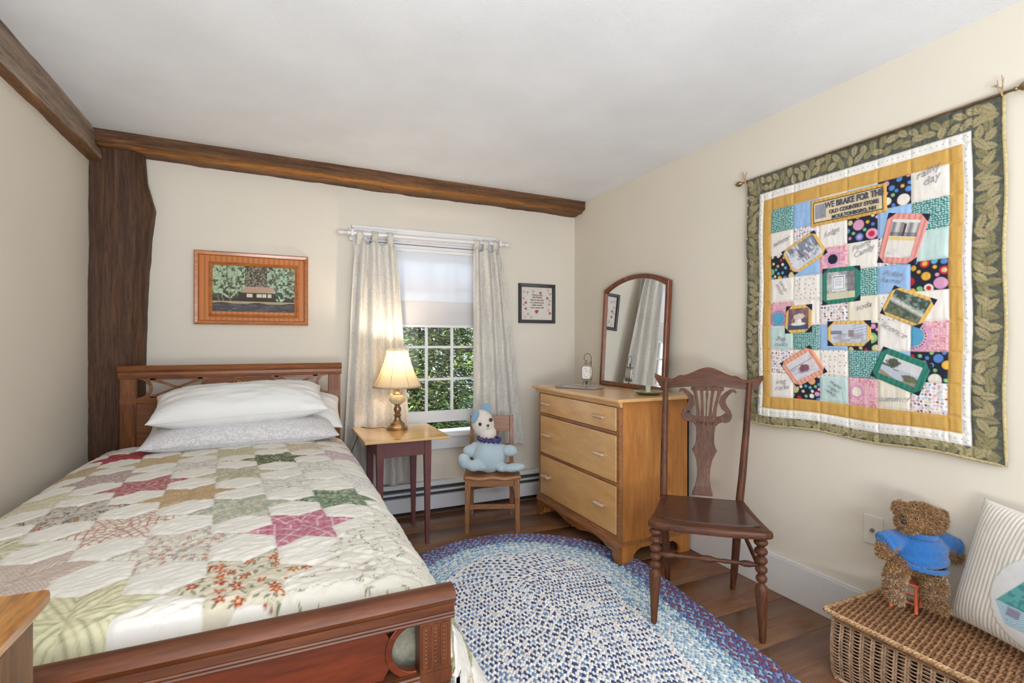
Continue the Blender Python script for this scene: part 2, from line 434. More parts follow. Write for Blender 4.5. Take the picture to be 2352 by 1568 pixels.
# dark peg holes in the post
m = MB()
for (x, z) in ((-.70, .985+.31), (-.83, 1.62), (-.78, 1.55), (-.70, 1.2)): m.lathe([(.008, 0), (.008, .004)], T=Matrix.Translation((x-.03, 3.336, z)) @ Matrix.Rotation(R(90), 4, 'X'), n=12)

# ---- window in the back wall
w = thing('window_1', None, None, (.945, YB, W0Z), kind='structure')
m = MB(); m.box(.436, .53, YB-.022, YB, .53, 1.945); m.box(1.36, 1.452, YB-.022, YB, .53, 1.945); m.box(.53, 1.36, YB-.022, YB, 1.875, 1.945)
m.box(.43, 1.458, YB-.03, YB, 1.935, 1.955)
m.build('casing', MAT['white'], w, smooth=0, bevel=.002)
m = MB(); m.box(.53, .545, YB, YB+.15, .54, 1.875); m.box(1.345, 1.36, YB, YB+.15, .54, 1.875); m.box(.545, 1.345, YB, YB+.15, 1.86, 1.875)
m.build('jamb', MAT['white'], w, smooth=0)
m = MB(); m.box(.41, 1.478, YB-.055, YB, .517, .54); m.box(.53, 1.36, YB, YB+.15, .52, .54); m.build('sill', MAT['white'], w, smooth=0, bevel=.004)
m = MB(); m.box(.43, 1.458, YB-.02, YB, .43, .517); m.build('apron', MAT['white'], w, smooth=0, bevel=.002)
def sash(name, y0, y1, z0, z1, rows, bot, top):
    m = MB(); m.box(.546, .582, y0, y1, z0, z1); m.box(1.308, 1.344, y0, y1, z0, z1)
    m.box(.582, 1.308, y0, y1, z0, z0+bot); m.box(.582, 1.308, y0, y1, z1-top, z1)
    o = m.build(name, MAT['white'], w, smooth=0, bevel=.002)
    m = MB()
    for x in (.759, .948, 1.137): m.box(x-.009, x+.009, y0+.004, y1-.006, z0+bot, z1-top)
    for z in rows:
        for a, b in ((.582, .75), (.768, .939), (.957, 1.128), (1.146, 1.308)): m.box(a, b, y0+.004, y1-.006, z-.009, z+.009)
    m.build('muntins', MAT['white'], o, smooth=0, bevel=.0015)
    MB().box(.575, 1.315, (y0+y1)/2+.004, (y0+y1)/2+.007, z0+.03, z1-.02).build('pane', MAT['glass'], o, smooth=0)
sash('lower_sash', YB+.03, YB+.06, .612, 1.415, (.918, 1.148), .078, .04)
sash('upper_sash', YB+.066, YB+.096, 1.375, 1.858, (1.615,), .04, .045)
# ---- roller shade
shade_m = translucent('shade_cloth', L(246, 246, 248), .6, bscale=(400, 400, 400), b=.1)
band_m = translucent('shaded_band_cloth', L(226, 224, 224), .25)  # greyer, denser cloth stands in for shading by the sashes behind
s = thing('roller_shade', 'white roller shade drawn halfway down in the window', 'shade', (.945, YB+.012, 1.83))
MB().box(.55, 1.34, YB+.010, YB+.0112, 1.47, 1.835).build('shade_cloth', shade_m, s, smooth=0)
m = MB(); m.box(.55, 1.34, YB+.009, YB+.0122, 1.305, 1.47); m.build('hem', band_m, s, smooth=0, label='lower band of the shade, greyed for the sashes overlapping behind it')
m = MB(); m.box(.55, 1.34, YB+.006, YB+.016, 1.286, 1.306); m.build('bottom_bar', MAT['white'], s, smooth=0, bevel=.003)
m = MB(); m.box(.547, 1.343, YB-.018, YB+.028, 1.81, 1.828); m.box(.547, 1.343, YB-.012, YB+.025, 1.828, 1.852); m.build('headrail', MAT['white'], s, smooth=0, bevel=.003)
MB().tube([(.55, YB+.012, 1.84), (1.34, YB+.012, 1.84)], .012, 12).build('roller', MAT['white'], s)
# ---- curtain rod
rod = thing('curtain_rod', 'white wooden curtain rod with turned finials above the window', 'curtain rod', (.945, 3.41, 1.893))
fin = [(.001, 0), (.006, .003), (.012, .01), (.013, .014), (.009, .018), (.012, .022), (.015, .03), (.012, .038), (.006, .045), (.008, .05), (.009, .055), (.005, .063), (.001, .068)]
MB().tube([(.395, 3.41, 1.89), (1.497, 3.41, 1.899)], .0125, 14).build('rod', MAT['white'], rod)
MB().lathe(fin[::-1], T=Matrix.Translation((.33, 3.41, 1.8895)) @ Matrix.Rotation(R(90), 4, 'Y')).build('finial', MAT['white'], rod)
MB().lathe(fin, T=Matrix.Translation((1.497, 3.41, 1.899)) @ Matrix.Rotation(R(90), 4, 'Y')).build('finial', MAT['white'], rod)
for x, z in ((.425, 1.8905), (1.465, 1.8985)):
    m = MB(); m.box(x-.008, x+.008, 3.395, 3.47, z-.02, z+.022); m.box(x-.012, x+.012, 3.459, 3.467, z-.04, z+.04)
    m.build('bracket', MAT['white'], rod, smooth=0, bevel=.003)
# ---- curtains
def ccol(n):
    co = n.coord((38, 38, 3)); a = n.noise(co, 1.5, 6, .7); fine = n.noise(n.coord((220, 220, 90)), 1, 4, .7)
    big = n.noise(n.coord((7, 7, .5)), 1, 3)
    c = n.ramp(big, [(.35, L(248, 243, 234)), (.55, L(240, 236, 228)), (.75, L(232, 228, 222))])
    c = n.mix(.5, c, n.ramp(a, [(.32, L(186, 184, 184)), (.52, (1, 1, 1))]), 'MULTIPLY')
    return n.mix(.45, c, n.ramp(fine, [(.36, L(176, 172, 170)), (.5, (1, 1, 1))]), 'MULTIPLY')
cloth_m = translucent('woven_curtain_cloth', None, .35, .95, (330, 330, 160), .5, ccol)
def curtain(label, x0t, x1t, x0b, x1b, zt, zb, phase, nf, ymid, tabs, lz):
    cx = (x0t+x1t)/2
    t = thing('curtain', label, 'curtain', (cx, ymid, zb), group='curtains at the window')
    def fn(u, v):
        k = v**.75; a = x0t+(x0b-x0t)*k; b = x1t+(x1b-x1t)*k
        x = a+(b-a)*u+.006*math.sin(u*9+v*3+phase)
        amp = .013+.014*v
        y = ymid+amp*math.sin(u*math.pi*2*nf+phase+v*.7)+.003*math.sin(u*23+v*5)
        zz = zt-(zt-zb)*v
        if v < .02: pass
        top = -.020*(abs(math.sin((u*len(tabs)-.5)*math.pi))**2)*(1-v)**12 - .012*(u-.5)*(1-v)**12
        bot = .008*math.sin(u*5+phase)*v**8
        return (x, y, zz+top+bot)
    m = MB(); m.surf(fn, 90, 110); o = m.build('cloth', cloth_m, t, smooth=180)
    sd = o.modifiers.new('thick', 'SOLIDIFY'); sd.thickness = .003; sd.offset = 0
    for tx in tabs:
        z0 = lz(tx); u = (tx-x0t)/(x1t-x0t); w_ = .021
        pts = [(ymid, zt-.03), (3.41-.0165, z0-.01)]+[(3.41-.0165*math.cos(a), z0+.0165*math.sin(a)) for a in [math.pi*q/8 for q in range(9)]]+[(3.41+.0165, z0-.02), (ymid+.004, zt-.03)]
        m = MB()
        vs_ = []; fs = []
        for i, (y, z) in enumerate(pts): vs_ += [(tx-w_, y, z), (tx-w_/3, y-.0015, z+.001), (tx+w_/3, y+.0005, z), (tx+w_, y, z)]
        for i in range(len(pts)-1):
            for k in range(3): fs.append((i*4+k, i*4+k+1, i*4+k+5, i*4+k+4))
        m.add(vs_, fs); tb = m.build('tab', cloth_m, t, smooth=180); sd = tb.modifiers.new('thick', 'SOLIDIFY'); sd.thickness = .002; sd.offset = 0
    return t
lz = lambda x: 1.89+.009*(x-.395)/1.1
curtain('cream woven tab-top curtain left of the window, behind the lamp', .443, .70, .365, .815, 1.845, .235, .4, 3.6, 3.404, (.472, .568, .668), lz)
curtain('cream woven tab-top curtain right of the window, behind the small chair', 1.254, 1.462, 1.268, 1.64, 1.855, .42, 2.2, 3.2, 3.404, (1.282, 1.352, 1.43), lz)
# ---- baseboard heater
h = thing('baseboard_heater', 'long white baseboard heater with dark slots under the window', 'heater', (.6, 3.45, 0))
X0, X1 = XL+.27, XR-.022
sec = [(3.49, .214), (3.44, .214), (3.424, .192), (3.424, .188), (3.44, .19), (3.49, .205)]
m = MB(); T = Matrix(((0, 0, 1, 0), (1, 0, 0, 0), (0, 1, 0, 0), (0, 0, 0, 1)))
m.prism([(y, z) for y, z in sec], X0, X1, T); m.build('top_cover', MAT['whiteheat'], h, smooth=0)
MB().box(X0, X1, 3.455, 3.489, .03, .19).build('fins', MAT['slot'], h, smooth=0, label='dark grey louvre slots')
MB().box(X0, X1, 3.421, 3.45, .147, .161).build('rib', MAT['whiteheat'], h, smooth=0, bevel=.002)
MB().box(X0, X1, 3.421, 3.45, .028, .124).build('front_panel', MAT['whiteheat'], h, smooth=0, bevel=.002)
MB().box(X0, X1, 3.45, 3.485, .0, .03).build('base', MAT['dark'], h, smooth=0)  # dark strip put in as the shadow gap along the floor
# ---- wall plate
p = thing('wall_plate', 'ivory cable outlet plate on the right wall above the baseboard', 'outlet', (XR, 1.237, .376))
ivory = plain('ivory_plastic', L(222, 217, 203), .35, var=.01)
MB().box(XR-.006, XR, 1.2, 1.274, .376, .492).build('plate', ivory, p, smooth=0, bevel=.003)
m = MB(); m.lathe([(.008, 0), (.008, .004), (.0048, .005), (.0048, .013), (.003, .014)], T=Matrix.Translation((XR-.006, 1.237, .434)) @ Matrix.Rotation(R(-90), 4, 'Y'), n=12)
m.build('connector', plain('steel', L(150, 150, 150), .3, .9), p)
for z in (.39, .478): MB().lathe([(.003, 0), (.0035, .0015), (.001, .002)], T=Matrix.Translation((XR-.006, 1.237, z)) @ Matrix.Rotation(R(-90), 4, 'Y'), n=10).build('screw', ivory, p)
# ================================================================== OUTSIDE
n = N('ground_litter'); co = n.coord(); a = n.noise(co, 5, 6, .7); b = n.noise(co, 28, 6, .75)
c = n.ramp(a, [(.4, L(120, 105, 92)), (.55, L(225, 228, 236))]); n.base(n.mix(.8, c, n.ramp(b, [(.42, (.25, .22, .2)), (.55, (1, 1, 1))]), 'MULTIPLY')); n.set(rough=.9)
V = []; nu = 120
for j in range(nu):
    for i in range(nu):
        x = -6+14*i/(nu-1); y = 3.9+10*j/(nu-1); V.append((x, y, -.35+.10*float(fbm(np.array(x*2), np.array(y*2), 4))+.0*y))
props(npmesh('ground', V, gridfaces(nu, nu), n.m, smooth=180), kind='structure')
n = N('evergreen_needles2'); at = n.n('ShaderNodeAttribute', attribute_name='Col'); n.base(at.outputs['Color']); n.set(rough=.6)
t_ = n.n('ShaderNodeBsdfTranslucent'); mx = n.n('ShaderNodeMixShader'); mx.inputs[0].default_value = .3
n.l(at.outputs['Color'], t_.inputs[0]); n.l(n.b.outputs[0], mx.inputs[1]); n.l(t_.outputs[0], mx.inputs[2]); n.l(mx.outputs[0], n.t.nodes['Material Output'].inputs[0]); leaf_m = n.m
bark = wood('bark', L(60, 50, 42), L(110, 96, 84), 'Z', rough=.9, bump=.5)
def evergreen(label, cx, cy, rad, hgt, nb, seed, z0=-.35, per=46):
    g = np.random.RandomState(seed)
    t = thing('evergreen_tree', label, 'tree', (cx, cy, z0), group='evergreens outside the window')
    m = MB(); m.tube([(cx, cy, z0), (cx+.02, cy, z0+hgt*.5), (cx, cy, z0+hgt*.97)], [.07, .045, .01], 10)
    h_ = z0+.12+(hgt-.3)*g.rand(nb)**1.1; k = 1-(h_-z0)/hgt
    az = np.where(g.rand(nb) < .35, g.uniform(-math.pi, math.pi, nb), g.uniform(-math.pi*.95, -.05*math.pi, nb))
    ln = rad*(.35+.65*k)*g.uniform(.75, 1.05, nb); d = np.stack([np.cos(az), np.sin(az), 0*az], 1); side = np.stack([-d[:, 1], d[:, 0], 0*az], 1); sag = g.uniform(.1, .35, nb); base = g.rand(nb)
    for b in range(0, nb, 12):
        m.tube([(cx+d[b, 0]*ln[b]*q, cy+d[b, 1]*ln[b]*q, h_[b]+.1*q-sag[b]*ln[b]*q*q) for q in (0, .3, .6, .9)], [.012, .009, .006, .002], 5)
    r = lambda x: np.repeat(x, per, 0)
    d, side, ln, h_, sag, base = map(r, (d, side, ln, h_, sag, base)); M2 = len(ln)
    s_ = g.uniform(.25, 1.02, M2); off = g.uniform(-1, 1, M2)*.16*ln*(1.15-s_*.6)
    p = d*(ln*s_)[:, None]+side*off[:, None]; p[:, 0] += cx; p[:, 1] += cy; p[:, 2] += h_+.1*s_-sag*ln*s_*s_+g.uniform(-.02, .03, M2)
    dr = d*g.uniform(.3, 1, M2)[:, None]+side*(np.sign(off)*g.uniform(.1, .9, M2))[:, None]; dr[:, 2] += g.uniform(-.45, .25, M2); dr /= np.linalg.norm(dr, axis=1)[:, None]
    l_ = g.uniform(.035, .085, M2)[:, None]; w_ = g.uniform(.006, .014, M2)[:, None]
    nrm = np.cross(dr, np.stack([g.uniform(-.6, .6, M2), g.uniform(-.6, .6, M2), np.ones(M2)], 1)); nrm /= np.linalg.norm(nrm, axis=1)[:, None]
    V = np.stack([p-nrm*w_*.3, p+dr*l_*.45-nrm*w_, p+dr*l_, p+dr*l_*.45+nrm*w_], 1).reshape(-1, 3); F = np.arange(len(V)).reshape(-1, 4)
    pal_ = lin(np.array([(52, 72, 40), (100, 124, 60), (156, 172, 88), (184, 206, 160), (112, 92, 66)])); c = pal_[np.digitize(g.rand(M2), (.30, .60, .84, .95))]*(.7+.6*base)[:, None]
    npmesh('needles', V, F, leaf_m, t, col=np.repeat(c, 4, 0), smooth=0); m.build('trunk', bark, t)
evergreen('nearest bushy sunlit evergreen filling the window panes', 1.35, 5.5, 1.45, 3.3, 2000, 1)
evergreen('darker evergreen farther back behind the nearest one', 2.6, 9.4, 1.9, 4.8, 1300, 3)
evergreen('evergreen farther back at the left, mostly behind the curtain', -1.9, 9.0, 1.9, 4.6, 900, 5)
# ================================================================== BED
bedw = wood('bed_walnut', L(72, 35, 17), L(118, 66, 34), 'X', rough=.4, bump=.05, coat=.06, spec=.35, grain=.4)
bedv = wood('bed_walnut_upright', L(72, 35, 17), L(118, 66, 34), 'Z', rough=.4, bump=.05, coat=.06, spec=.35, grain=.4)
bedr = wood('bed_panel_red', L(78, 30, 13), L(124, 54, 24), 'X', rough=.32, bump=.03, coat=.1, spec=.4, grain=.35)
BX0, BX1 = -.748, .332
BW = {'footboard': (bedw, bedv), 'headboard': tuple(wood('headboard_walnut_'+a, L(104, 58, 30), L(160, 100, 58), a, rough=.4, bump=.05, coat=.06, spec=.35, grain=.4) for a in 'XZ')}
bed = thing('bed', 'brown carved wooden single bed under the patchwork quilt', 'bed', (-.206, 2.1, 0))
def bed_end(kind, y, top, zbot, ds):
    """ds: +1 decoration faces +Y, -1 faces -Y"""
    bedw, bedv = BW[kind]
    PW = .068; x0, x1 = BX0, BX1; D = .036
    zc = top-.052; zf = top-.172; zr = top-.202
    # top roll
    m = MB(); T = Matrix(((0, 0, 1, 0), (1, 0, 0, 0), (0, 1, 0, 0), (0, 0, 0, 1)))
    roll = [(y-ds*-.020, zc)] ; pr = []
    for a, z in ((-.020, zc), (-.020, zc+.012), (-.014, zc+.022), (-.012, top-.012), (-.004, top-.002), (.006, top), (.020, top-.002), (.032, top-.010), (.036, top-.020), (.033, top-.028), (.026, top-.034), (.022, zc+.016), (.022, zc)):
        pr.append((y+ds*a, z))
    m.prism(pr, x0-.006, x1+.006, T)
    o = m.build(kind, bedw, bed, smooth=40)
    def sub(nm, mb, mat, **k):
        return mb.build(nm, mat, o, **k)
    m = MB()
    for z in (zc-.004, zc-.011): m.tube([(x0-.006, y+ds*.021, z), (x1+.006, y+ds*.021, z)], .0045, 8)
    m.box(x0-.004, x1+.004, min(y-.018, y+.018), max(y-.018, y+.018), zc-.016, zc+.001)
    for z in (zf-.006, zf-.014, zf-.022): m.tube([(x0+PW, y+ds*.017, z), (x1-PW, y+ds*.017, z)], .0045, 8)
    m.box(x0+PW, x1-PW, y-.014, y+.014, zr, zf)
    sub('moulding', m, bedw, smooth=40)
    for px in (x0, x1-PW):
        m = MB(); m.box(px, px+PW, y-D/2, y+D/2, 0, zc-.016)
        yf = y+ds*D/2
        p = sub('post', m, bedv, smooth=0, bevel=.002)
        m = MB()
        # carved block: three oval flutes with beaded rims
        for k in range(3):
            cx = px+PW*(.5+(k-1)*.29); hh = (zc-.02-zf-.008)/2; cz = (zc-.02+zf+.004)/2
            loop = []
            for q in range(20):
                a = 2*math.pi*q/20; loop.append((cx+.0085*math.copysign(abs(math.cos(a))**.7, math.cos(a)), yf, cz+(hh-.0085)*(1 if math.sin(a) > 0 else -1)*(abs(math.sin(a)) > .05)+.0085*math.sin(a)))
            m.tube(loop, .0018, 5, closed=True)
            for q in range(9): m.ball((cx, yf-ds*.001, cz+(hh-.012)*(q/4-1)), (.0035, .002, .0048), 8, 6)
        m.box(px-.001, px+PW+.001, min(y-D/2-.001, y+D/2+.001), max(y-D/2-.001, y+D/2+.001), zf-.026, zf-.001)
        for k in range(6): m.tube([(px+PW*(.11+.156*k), yf, .12), (px+PW*(.11+.156*k), yf, zf-.03)], .0036, 6)
        m.build('post_carving', bedv, o, smooth=50)
    sub('panel', MB().box(x0+PW, x1-PW, y-.007, y+.007, zbot, zr), bedr if kind == 'footboard' else bedw, smooth=0)
    m = MB(); m.box(x0+PW, x1-PW, y-.014, y+.014, zbot-.05, zbot); sub('bottom_rail', m, bedw, smooth=0, bevel=.002)
    T2 = Matrix(((1, 0, 0, 0), (0, 0, 1, 0), (0, 1, 0, 0), (0, 0, 0, 1)))
    f0, f1 = zf, zc-.016; H_ = f1-f0; ca = (f0+f1)/2
    m = MB(); da, db = y-.009, y+.009
    for s_, xe in ((1, x0+PW), (-1, x1-PW)):   # half round next to each post
        pts = [(xe+s_*(.004+.058*math.cos(a)), ca+.055*math.sin(a)) for a in [R(-90+180*q/16) for q in range(17)]]
        m.strip(pts, .014, da, db, T2)
    if kind == 'headboard':
        c0, c1 = -.383, -.029   # centre arch
        for s_, a, b in ((1, x0+PW+.062, c0), (-1, x1-PW-.062, c1)):
            pa = [(a-s_*.006, f0), (b, f1-.004)]; pb = [(a-s_*.006, f1), (b, f0+.004)]
            for q in (pa, pb):
                pts = [(q[0][0]+(q[1][0]-q[0][0])*t, q[0][1]+(q[1][1]-q[0][1])*t) for t in [i/10 for i in range(11)]]
                m.strip(pts, [.011+.012*abs(i/5-1)**3 for i in range(11)], da, db, T2)
            m.prism([(a-s_*.004, f1), (b, f1), (b, f1-.010), (a-s_*.004, f1-.010)], da, db, T2)
            m.prism([(a-s_*.004, f0+.008), (b, f0+.008), (b, f0), (a-s_*.004, f0)], da, db, T2)
            # widened crossing with a little rosette
            m.prism([((a+b)/2+.014*math.cos(t_), ca+.010*math.sin(t_)) for t_ in [R(30*q) for q in range(12)]], da-.001, db+.001, T2)
        arch = [(c0, f0)]+[(c0+.046-.046*math.cos(a), f1-.046+.046*math.sin(a)) for a in [R(90*q/8) for q in range(9)]]+[(c1-.046+.046*math.sin(a), f1-.046+.046*math.cos(a)) for a in [R(90*q/8) for q in range(9)]]+[(c1, f0)]
        m.prism(arch, y-.006, y+.010, T2)
        sub('fretwork', m, bedw, smooth=0, bevel=.0015)
        m = MB(); m.strip(arch, .016, y-.013, y-.004, T2); m.build('arch_moulding', bedw, o, smooth=0, bevel=.002)
        m = MB(); cx = (c0+c1)/2
        m.tube([(cx+.027*math.cos(a), y-.010, ca+.018+.027*math.sin(a)) for a in [R(20*q) for q in range(18)]], .0045, 6, closed=True)
        for q in range(7): m.ball((cx+.011*math.cos(q*.9), y-.012, ca+.018+.011*math.sin(q*.9)), (.007, .005, .007), 8, 6)
        m.ball((cx, y-.014, ca+.018), .007, 8, 6)
        m.build('carved_medallion', plain('gilt_carving', L(168, 112, 52), .4), o)
    else:
        a, b = x0+PW+.06, x1-PW-.06
        m.prism([(a+.012, f0), (b-.012, f0), (b, f0+H_*.2), (b+.006, ca), (b, f1-H_*.2), (b-.012, f1), (a+.012, f1), (a, f1-H_*.2), (a-.006, ca), (a, f0+H_*.2)], y-.006, y+.006, T2)
        sub('frieze_panel', m, bedr, smooth=0, bevel=.0015)
    return o
bed_end('headboard', 3.225, 1.060, .34, -1)
bed_end('footboard', 1.055, .663, .16, -1)
for x in (BX0+.012, BX1-.032): MB().box(x, x+.02, 1.07, 3.21, .22, .36).build('side_rail', wood('bed_rail_wood', L(104, 58, 30), L(166, 104, 60), 'Y', rough=.35), bed, smooth=0, bevel=.003)
matt = plain('mattress_ticking', L(122, 118, 102), .9, var=.3, scale=30)
m = MB(); m.box(BX0+.035, BX1-.035, 1.085, 3.19, .24, .40); m.build('box_spring', matt, bed, smooth=0, bevel=.02)
m = MB(); m.box(BX0+.02, BX1-.02, 1.085, 3.19, .40, .625); m.build('mattress', matt, bed, smooth=0, bevel=.03)

# ---- patchwork quilt
NU, NV = 660, 600
Y0q, Y1q = 1.092, 3.185
# cross-section from the left hem to the right hem (x, z), arc length measured from x=0
sec = np.array([(-.862, .22), (-.865, .35), (-.86, .48), (-.848, .55), (-.815, .605), (-.765, .638), (-.68, .655), (-.5, .664), (-.2, .668), (.1, .664), (.22, .655), (.30, .632), (.345, .585), (.372, .52), (.392, .44), (.408, .36), (.42, .28), (.428, .19), (.432, .12)])
def spl(p, n):
    from bisect import bisect
    d = np.r_[0, np.cumsum(np.hypot(*np.diff(p, axis=0).T))]
    out = []
    for s in np.linspace(0, d[-1], n):
        i = min(max(bisect(list(d), s)-1, 0), len(p)-2); t = (s-d[i])/(d[i+1]-d[i])
        p0 = p[max(i-1, 0)]; p1 = p[i]; p2 = p[i+1]; p3 = p[min(i+2, len(p)-1)]
        out.append(.5*((2*p1)+(-p0+p2)*t+(2*p0-5*p1+4*p2-p3)*t*t+(-p0+3*p1-3*p2+p3)*t**3))
    return np.array(out)
S = spl(sec, NU); arc = np.r_[0, np.cumsum(np.hypot(*np.diff(S, axis=0).T))]
i0 = np.argmin(np.abs(S[:, 0])+np.where(S[:, 1] < .6, 9, 0)); arc -= arc[i0]
tang = np.gradient(S, axis=0); tang /= np.linalg.norm(tang, axis=1)[:, None]; nor = np.stack([-tang[:, 1], tang[:, 0]], 1)
U, Vy = np.meshgrid(arc, np.linspace(Y0q, Y1q, NV))
SX = np.broadcast_to(S[:, 0], U.shape); SZ = np.broadcast_to(S[:, 1], U.shape); NX = np.broadcast_to(nor[:, 0], U.shape); NZ = np.broadcast_to(nor[:, 1], U.shape)
# ---------- star and hexagon patchwork
O_ = np.array((.055, 1.53)); a_ = np.array((.288, .035)); b_ = np.array((.125, .242))
Mi = np.linalg.inv(np.stack([a_, b_], 1)); px_ = U-O_[0]; py_ = np.where(Vy < 1.53, -(1.53-Vy)*.80, Vy-O_[1])
P = Mi[0, 0]*px_+Mi[0, 1]*py_; Q = Mi[1, 0]*px_+Mi[1, 1]*py_
bi = np.zeros(U.shape); bj = np.zeros(U.shape); bd = np.full(U.shape, 9.); bx = np.zeros(U.shape); by = np.zeros(U.shape)
for da in (-1, 0, 1, 2):
    for db in (-1, 0, 1, 2):
        ci = np.floor(P)+da; cj = np.floor(Q)+db
        rx = (P-ci)+(Q-cj)/2; ry = (Q-cj)*math.sqrt(3)/2; d = np.hypot(rx, ry); m_ = d < bd
        bi = np.where(m_, ci, bi); bj = np.where(m_, cj, bj); bx = np.where(m_, rx, bx); by = np.where(m_, ry, by); bd = np.where(m_, d, bd)
ang = np.arctan2(by, bx); sect = np.round(ang/(math.pi/3)); fa = ang-sect*math.pi/3
lx = bd*np.cos(fa); ly = np.abs(bd*np.sin(fa)); tip = .5; Ls = tip/math.sqrt(3)
sd_star = np.maximum(ly-lx*math.tan(R(30)), ly-(tip-lx)*math.tan(R(30)))*math.cos(R(30))
sd_star = ly*math.cos(R(30))-(tip-lx)*math.sin(R(30))
in_star = (sd_star < 0)
seam_in = np.abs(np.abs(fa)-R(30))*bd   # seams between the six diamonds
jx, jy = U*1.0, Vy*1.0
wx = U+.006*(fbm(U*9, Vy*9, 1)-.5); wy = Vy+.006*(fbm(U*9, Vy*9, 2)-.5)
cream = lin((240, 235, 224)); cream2 = lin((228, 220, 208))
col = np.ones(U.shape+(3,))*lin((226, 221, 211))
col *= (1-.05*fbm(U*60, Vy*60, 5)[..., None])
def lay(mask, c, al=1.0):
    m2 = (mask*al)[..., None] if isinstance(mask, np.ndarray) else mask
    global col
    col = col*(1-m2)+c*m2
def sm(d, w): return np.clip(.5-d/w, 0, 1)
def stripes(x, p, duty): return np.clip((duty-np.abs((x/p) % 1-.5)*2)*4+.5, 0, 1)
rot = sect*math.pi/3
rx_ = U*np.cos(rot)+Vy*np.sin(rot); ry_ = -U*np.sin(rot)+Vy*np.cos(rot)
def f_plaid(m, c0, c1, c2, p=.014):
    lay(m, c0); lay(m*stripes(rx_, p, .34), c1, .55); lay(m*stripes(ry_, p, .34), c1, .5); lay(m*stripes(rx_+p*.3, p*2, .12), c2, .8); lay(m*stripes(ry_+p*.3, p*2, .12), c2, .8)
def f_grid(m, c0, c1, p=.02):
    lay(m, c0); lay(m*np.maximum(stripes(rx_, p, .17), stripes(ry_, p, .17)), c1, .9)
def f_stripe(m, c0, c1, p=.012, d=.4, c2=None):
    lay(m, c0); lay(m*stripes(ry_, p, d), c1, .8)
    if c2 is not None: lay(m*stripes(ry_+p*.5, p*2, .2), c2, .6)
def f_dots(m, c0, c1, s=.008, r=.3):
    lay(m, c0); d, *_ = cells(U, Vy, s, 7); lay(m*sm((d-r), .3), c1, .9)
def f_mottle(m, c0, c1, c2, s=90):
    lay(m, c0); lay(m*np.clip((fbm(U*s, Vy*s*.6, 3)-.5)*8, 0, 1), c1, .8); lay(m*np.clip((fbm(U*s*1.3, Vy*s, 8)-.56)*12, 0, 1), c2, .9)
def f_floral(m, c0, c1, c2, leafc, s=.034, r=.34, k=0, stem=True):
    lay(m, c0)
    if stem:
        q = np.abs(fbm(U/s*.8, Vy/s*.8, 31+k)-.5); lay(m*sm((q-.012), .02), leafc, .7)
    d, i1, i2, dx, dy = cells(U, Vy, s*.62, 11+k); a = np.arctan2(dy, dx)+i1*6
    lay(m*sm(np.hypot(dx*np.cos(i1*6)+dy*np.sin(i1*6), 2.3*(-dx*np.sin(i1*6)+dy*np.cos(i1*6)))-.36, .12)*(i2 > .35), leafc, .85)
    d, i1, i2, dx, dy = cells(U, Vy, s, 17+k); a = np.arctan2(dy, dx)
    pet = d-r*(.72+.28*np.cos(5*a+i1*6)); on = (i2 > .42)
    cc = np.where((i1 > .5)[..., None], c1, c2)
    mm = (m*sm(pet, .1)*on)[..., None]; 
    global col
    col = col*(1-mm)+cc*mm
    lay(m*sm(d-r*.25, .08)*on, lin((236, 206, 130)), .9)
def f_vine(m):
    lay(m, lin((234, 228, 214)))
    q = np.abs(fbm(U*11, Vy*11, 41)-.5); lay(m*sm(q-.004, .008), lin((140, 128, 92)), .55)
    d, i1, i2, dx, dy = cells(U, Vy, .030, 45); a = i1*6.28
    for s_ in (0, 1.1, -1.1):
        ax = dx*np.cos(a+s_)+dy*np.sin(a+s_)-.22; ay = -dx*np.sin(a+s_)+dy*np.cos(a+s_)
        lay(m*sm(np.hypot(ax, ay*3.6)-.2, .08)*(i2 > .45), lin((128, 124, 84)), .85)
